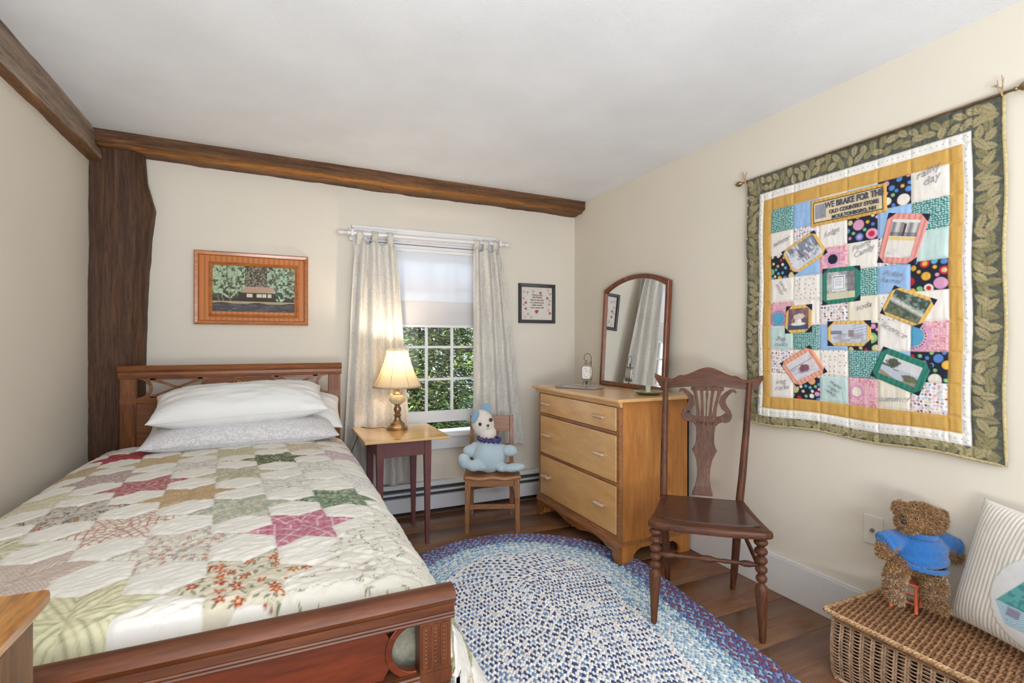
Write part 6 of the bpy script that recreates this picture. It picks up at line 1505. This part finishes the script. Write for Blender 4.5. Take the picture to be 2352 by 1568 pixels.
# lid: stakes run along the trunk, weavers cross it
lid = bpy.data.objects.new('lid', None)
nw = int((TY1-TY0+.02)/.0084); sp = .0345; x0_, x1_ = TX0-.006, TX1-.004; kx = int((x1_-x0_)/sp)*8+1; xs = np.linspace(x0_, x1_, kx); P = []
g = np.random.RandomState(8)
for q in range(nw):
    y = TY1+.004-q*.0084; ph = math.pi*(q % 2)
    P.append([(x, y+.0012*math.sin(2*math.pi*(x-x0_)/sp*.25)+g.uniform(-.0004, .0004), .2335+.0068*math.sin(math.pi*(x-x0_)/sp+ph)) for x in xs])
V, F = ribbons(np.array(P), .0040, 6); npmesh('lid_weave', V, F, wl, tk, smooth=180)
st = [[(x0_+sp*(q+.5)+d_, y, .2345+0*y) for y in np.linspace(TY0, TY1+.006, 40)] for q in range(int((x1_-x0_)/sp)+1) for d_ in (-.004, .004) if x0_+sp*(q+.5)+d_ < x1_]
V, F = ribbons(np.array(st), .0036, 6); npmesh('lid_stakes', V, F, wl, tk, smooth=180)
MB().box(x0_+.01, x1_-.006, TY0, TY1, .2265, .2295).build('lid_lining', bpy.data.materials['dark_wicker_inside'], tk, smooth=0)
rope([(TX0-.014, TY0, .232), (TX0-.014, TY1-.01, .232), (TX0-.012, TY1+.012, .234), (TX0+.01, TY1+.012, .234), (TX1-.004, TY1+.008, .236)], .005, .0052, 30).build('lid_rope', wr_, tk)
# ================================================================== TEDDY ON A TINY ORANGE CHAIR
ZT = .2425
orange = plain('orange_paint', L(222, 112, 74), .4, var=.06, scale=40)
oc = thing('toy_chair', 'tiny orange wooden chair under the teddy bear on the trunk', 'toy chair', (2.022, 1.055, ZT), R(-75))
for x, y in ((-.036, -.036), (.036, -.036)): MB().tube([(x, y, 0), (x, y, .098)], .0055, 10).build('leg', orange, oc, local=True)
for x in (-.034, .034): MB().tube([(x, .034, 0), (x, .036, .1), (x*1.02, .052, .305)], .0055, 10).build('leg', orange, oc, local=True)
MB().box(-.046, .046, -.046, .042, .095, .103).build('seat', orange, oc, local=True, smooth=0, bevel=.002)
for z in (.032, .066): 
    for a, b in (((-.036, -.036), (.036, -.036)), ((-.036, -.036), (-.034, .034)), ((.036, -.036), (.034, .034)), ((-.034, .034), (.034, .034))): MB().tube([(a[0], a[1], z+(.006 if a[0] == b[0] else 0)), (b[0], b[1], z+(.006 if a[0] == b[0] else 0))], .0022, 7).build('rung', orange, oc, local=True)
straw = plain('straw_slat', L(226, 186, 140), .5)
for z in (.225, .28): MB().box(-.038, .038, .041+(z-.2)*.12, .048+(z-.2)*.12, z-.018, z+.022).build('back_slat', straw, oc, local=True, smooth=0, bevel=.002)
tb = thing('teddy_bear', 'curly brown teddy bear in a blue knitted sweater on the tiny orange chair', 'stuffed toy', (2.005, 1.045, ZT), R(-24.6))
# local x = picture right, z up, -y towards the camera
SC = 1.80/1165
def tp(px, py, y=0): d_ = 1.785+y; return ((px-1176)/1165*d_-1.388, y, 1.18-(py-786.5)/1165*d_-ZT)
def TV(a, b): return None
def limb(pts):
    out = []
    for (p, q, r0, r1, k) in pts:
        for i in range(k+1):
            t = i/k; out.append((tuple(p[j]*(1-t)+q[j]*t for j in range(3)), r0*(1-t)+r1*t, None))
    return out
fur_c = [lin((128, 88, 48)), lin((164, 120, 72)), lin((196, 156, 110)), lin((108, 72, 40))]
furbase = plain('teddy_skin', L(132, 92, 52), .9)
hc = tp(2114, 1189, -.01)
head = [(hc, (.056, .056, .046), None), (tp(2086, 1200, -.045), (.034, .034, .030), None), (tp(2136, 1196, -.008), (.040, .045, .038), None),
        (tp(2066, 1166, .0), (.021, .013, .022), None), (tp(2160, 1188, .012), (.021, .014, .024), None)]
legL = limb([(tp(2066, 1296, -.03), tp(2055, 1330, -.07), .026, .028, 5), (tp(2055, 1330, -.07), tp(2050, 1362, -.078), .028, .020, 4), (tp(2050, 1362, -.078), tp(2062, 1374, -.115), .019, .015, 3)])
legR = limb([(tp(2134, 1318, -.03), tp(2146, 1345, -.075), .032, .032, 5), (tp(2146, 1345, -.075), tp(2142, 1384, -.078), .030, .021, 4), (tp(2142, 1384, -.08), tp(2166, 1398, -.112), .019, .014, 3)])
body = [(tp(2110, 1262, 0), (.066, .050, .050), None), (tp(2105, 1296, -.012), (.058, .050, .026), None), (tp(2112, 1235, .0), (.045, .04, .04), None)]
armL = limb([(tp(2060, 1240, .0), tp(2034, 1256, -.02), .022, .022, 3), (tp(2034, 1256, -.02), tp(2030, 1266, -.03), .021, .020, 2)])
armR = limb([(tp(2150, 1238, .0), tp(2182, 1262, -.02), .023, .022, 3), (tp(2182, 1262, -.02), tp(2193, 1277, -.03), .021, .019, 2)])
allp = [(c, (r if isinstance(r, tuple) else (r, r, r)), T_) for c, r, T_ in head+legL+legR+body+armL+armR]
zmin = .001
allp = [((c[0], c[1], max(c[2], r[2]+zmin)), r, T_) for c, r, T_ in allp]
bd = blob(allp, .0055, 'body', furbase, tb, 3, .001, 60, 3)
# curly pile: short bent tufts over the body
co = np.empty(len(bd.data.vertices)*3, np.float32); bd.data.vertices.foreach_get('co', co); co = co.reshape(-1, 3); no = np.empty_like(co).ravel(); bd.data.vertices.foreach_get('normal', no); no = no.reshape(-1, 3)
g = np.random.RandomState(3)
reps = 5; idx = np.repeat(np.arange(len(co)), reps); p = co[idx]+g.uniform(-.003, .003, (len(idx), 3)); nrm = no[idx]+g.uniform(-.75, .75, (len(idx), 3)); nrm /= np.linalg.norm(nrm, axis=1)[:, None]
muz = np.hypot(p[:, 0]-tp(2084, 1195, -.06)[0], p[:, 2]-tp(2084, 1195, -.06)[2]) < .036
ln = g.uniform(.008, .015, len(idx)); ln = np.where(muz & (p[:, 1] < -.03), ln*.45, ln*.9)
sdv = np.cross(nrm, g.normal(size=(len(idx), 3))); sdv /= np.linalg.norm(sdv, axis=1)[:, None]+1e-9; w_ = .0011
tipv = p+nrm*ln[:, None]+sdv*0+np.cross(nrm, sdv)*(ln*.35)[:, None]; mid = p+nrm*(ln*.6)[:, None]
V = np.stack([p-sdv*w_, p+sdv*w_, mid+sdv*w_*.8, tipv, mid-sdv*w_*.8], 1)
V[..., 2] = np.maximum(V[..., 2], .0008)
base_i = np.arange(len(idx))[:, None]*5; Fq = np.concatenate([base_i+np.array([[0, 1, 2, 4]]), base_i+np.array([[4, 2, 3, 3]])])
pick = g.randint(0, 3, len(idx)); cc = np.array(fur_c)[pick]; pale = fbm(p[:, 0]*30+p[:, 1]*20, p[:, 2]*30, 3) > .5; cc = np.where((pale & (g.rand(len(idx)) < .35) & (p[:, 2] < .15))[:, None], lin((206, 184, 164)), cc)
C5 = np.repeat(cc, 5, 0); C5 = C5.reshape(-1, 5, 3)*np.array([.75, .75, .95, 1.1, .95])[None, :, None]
me = bpy.data.meshes.new('fur'); q4 = (base_i+np.array([[0, 1, 2, 4]])); t3 = (base_i+np.array([[4, 2, 3]]))
me.vertices.add(V.size//3); me.vertices.foreach_set('co', V.astype(np.float32).ravel()); me.loops.add(q4.size+t3.size)
me.loops.foreach_set('vertex_index', np.concatenate([q4.ravel(), t3.ravel()]).astype(np.int32)); me.polygons.add(len(q4)+len(t3))
me.polygons.foreach_set('loop_start', np.concatenate([np.arange(len(q4))*4, q4.size+np.arange(len(t3))*3]).astype(np.int32)); me.update(calc_edges=True)
a = me.color_attributes.new('Col', 'FLOAT_COLOR', 'POINT'); c4 = np.ones((V.size//3, 4), np.float32); c4[:, :3] = C5.reshape(-1, 3); a.data.foreach_set('color', c4.ravel())
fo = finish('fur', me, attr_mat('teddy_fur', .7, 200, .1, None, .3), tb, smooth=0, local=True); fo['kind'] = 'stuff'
# sweater: knitted shell over chest and upper arms
def knit(name, c):
    n = N(name); w1 = n.n('ShaderNodeTexWave'); w1.bands_direction = 'X'; w1.inputs['Scale'].default_value = 75; w1.inputs['Distortion'].default_value = 1.2; w1.inputs['Detail'].default_value = 1; n.l(n.coord(), w1.inputs[0])
    w2 = n.n('ShaderNodeTexWave'); w2.bands_direction = 'Z'; w2.inputs['Scale'].default_value = 95; w2.inputs['Distortion'].default_value = 1.0; n.l(n.coord(), w2.inputs[0])
    f = n.mix(.5, w1.outputs['Color'], w2.outputs['Color']); n.base(n.mix(.35, c, f, 'MULTIPLY')); n.set(rough=.9, sheen=.4, spec=.15)
    bw = n.n('ShaderNodeRGBToBW'); n.l(f, bw.inputs[0]); n.bump(bw.outputs[0], .7, .003); return n.m
kn = knit('blue_knit', L(48, 122, 198))
sw = [(tp(2110, 1256, -.006), (.086, .078, .050), None), (tp(2108, 1238, -.002), (.072, .060, .034), None), (tp(2110, 1276, -.012), (.088, .082, .034), None)]
sw += [(c, (r+.0115,)*3, None) for c, r, _ in limb([(tp(2066, 1238, 0), tp(2040, 1242, -.012), .024, .024, 5)])]
sw += [(c, (r+.0125,)*3, None) for c, r, _ in limb([(tp(2150, 1240, 0), tp(2180, 1252, -.012), .024, .024, 5)])]
blob(sw, .0045, 'sweater', kn, tb, 5, .0012, 70, 3)
def ringt(c, rx_, ry_, r, tilt=0, mat=kn, nm='cuff'):
    T_ = Matrix.Translation(c) @ Matrix.Rotation(R(tilt), 4, 'Y')
    MB().tube([tuple(T_ @ Vector((rx_*math.cos(a), ry_*math.sin(a), .0015*math.sin(a*24)))) for a in [2*math.pi*q/96 for q in range(96)]], r, 8, closed=True).build(nm, mat, tb, local=True)
ringt(tp(2108, 1224, -.012), .050, .046, .0085, 6, nm='collar'); ringt(tp(2108, 1293, -.014), .078, .076, .008, 7, nm='hem')
ringt(tp(2033, 1246, -.014), .031, .030, .008, 66); ringt(tp(2188, 1257, -.014), .031, .030, .008, -62)
MB().ball(tp(2076, 1198, -.084), (.0095, .008, .008), 14, 9).build('nose', blk, tb, local=True)
eye_m = plain('black_eye', L(18, 14, 12), .1, coat=.8)
for p_ in ((2074, 1184, -.060), (2104, 1191, -.070)): MB().ball(tp(*p_), .0052, 12, 8).build('eye', eye_m, tb, local=True)
# ================================================================== SAILBOAT PILLOW
plc = thing('throw_pillow', 'striped cream pillow with a teal sailboat patch leaning on the wall at the right', 'pillow', (2.04, .75, ZT), R(0))
W_, H_, T_p = .43, .43, .11
Bo = Vector((2.075, .955, ZT+.012)); ax1 = Vector((-.085, -.245, 0)).normalized(); up0 = Vector((.10, -.02, 1)).normalized(); rr1 = (ax1*1).normalized(); up1 = (up0-rr1*up0.dot(rr1)+rr1*.20).normalized(); nr1 = rr1.cross(up1).normalized()
if nr1.x > 0: nr1 = -nr1
def pm(x, y, z): return Bo+rr1*(x+W_/2)+up1*(y+H_/2)+nr1*(z)
n1, n2 = 130, 130; UU, VV = np.meshgrid(np.linspace(-1, 1, n1), np.linspace(-1, 1, n2)); rq = (1-np.abs(UU)**3)*(1-np.abs(VV)**3); th = T_p/2*np.clip(rq, 0, 1)**.5
xx = UU*W_/2*(1-.06*(1-VV**2)*np.abs(UU)); yy = VV*H_/2*(1-.06*(1-UU**2)*np.abs(VV))
cst = lin((226, 220, 210)); col = np.ones(UU.shape+(3,))*cst
stp_ = np.clip((np.cos(xx/.0125*2*np.pi)-.1)*2, 0, 1)[..., None]; col = col*(1-.4*stp_)+lin((190, 182, 170))*.4*stp_
def pl_(m, c): 
    global col
    m = np.clip(m, 0, 1)[..., None]; col = col*(1-m)+np.asarray(c)*m
cxp, cyp, rp = .075, -.035, .150
dcirc = np.hypot(xx-cxp, yy-cyp)-rp; pl_(.5-dcirc/.004, lin((224, 224, 222)))
sail = np.maximum(np.maximum(-(xx-(cxp-.125+(yy-cyp+.03)*.62)), (yy-cyp)-.13), -(yy-(cyp-.035))); tq = fbm(xx*60, yy*60, 4, 3); sm_c = np.where((tq > .5)[..., None], lin((70, 142, 146)), lin((96, 168, 166)))
msk = np.clip(.5-sail/.004, 0, 1)*(dcirc < -.004); col = col*(1-msk[..., None])+sm_c*msk[..., None]
hull = np.maximum(np.maximum((yy-(cyp-.035)), -(yy-(cyp-.095))), -(xx-(cxp-.13+(cyp-.035-yy)*.7))); ck_ = (np.sin(xx*1100)*np.sin(yy*1100) > 0); hc_ = np.where(ck_[..., None], lin((120, 172, 196)), lin((206, 220, 226))); msk = np.clip(.5-hull/.004, 0, 1)*(dcirc < .02); col = col*(1-msk[..., None])+hc_*msk[..., None]
pl_(.5-np.maximum(np.abs(xx-(cxp-.075))-.018, np.abs(yy-(cyp-.052))-.013)/.003, lin((140, 136, 158)))
Vs = []
for s_ in (1, -1):
    nz = s_*(th+.006*(fbm(UU*3, VV*3, 5+s_)-.5)*rq+(.0016*np.cos(xx/.0125*2*np.pi)*(dcirc > 0)+.002*(dcirc < 0))*(rq > .05))
    Vs.append(np.array(Bo)+np.array(rr1)*(xx+W_/2)[..., None]+np.array(up1)*(yy+H_/2)[..., None]+np.array(nr1)*nz[..., None])
Vs = np.concatenate([v_.reshape(-1, 3) for v_ in Vs]); zlow = Vs[:, 2].min(); Vs[:, 2] += max(0, ZT-zlow); Vs[:, 0] -= max(0, Vs[:, 0].max()-2.147)
o = npmesh('pillow_cover', Vs, np.concatenate([gridfaces(n1, n2), gridfaces(n1, n2, n1*n2)[:, ::-1]]), attr_mat('striped_pillow_cloth', .9, 600, .3, None, .2), plc, col=np.concatenate([col.reshape(-1, 3)]*2), smooth=180); weld(o)
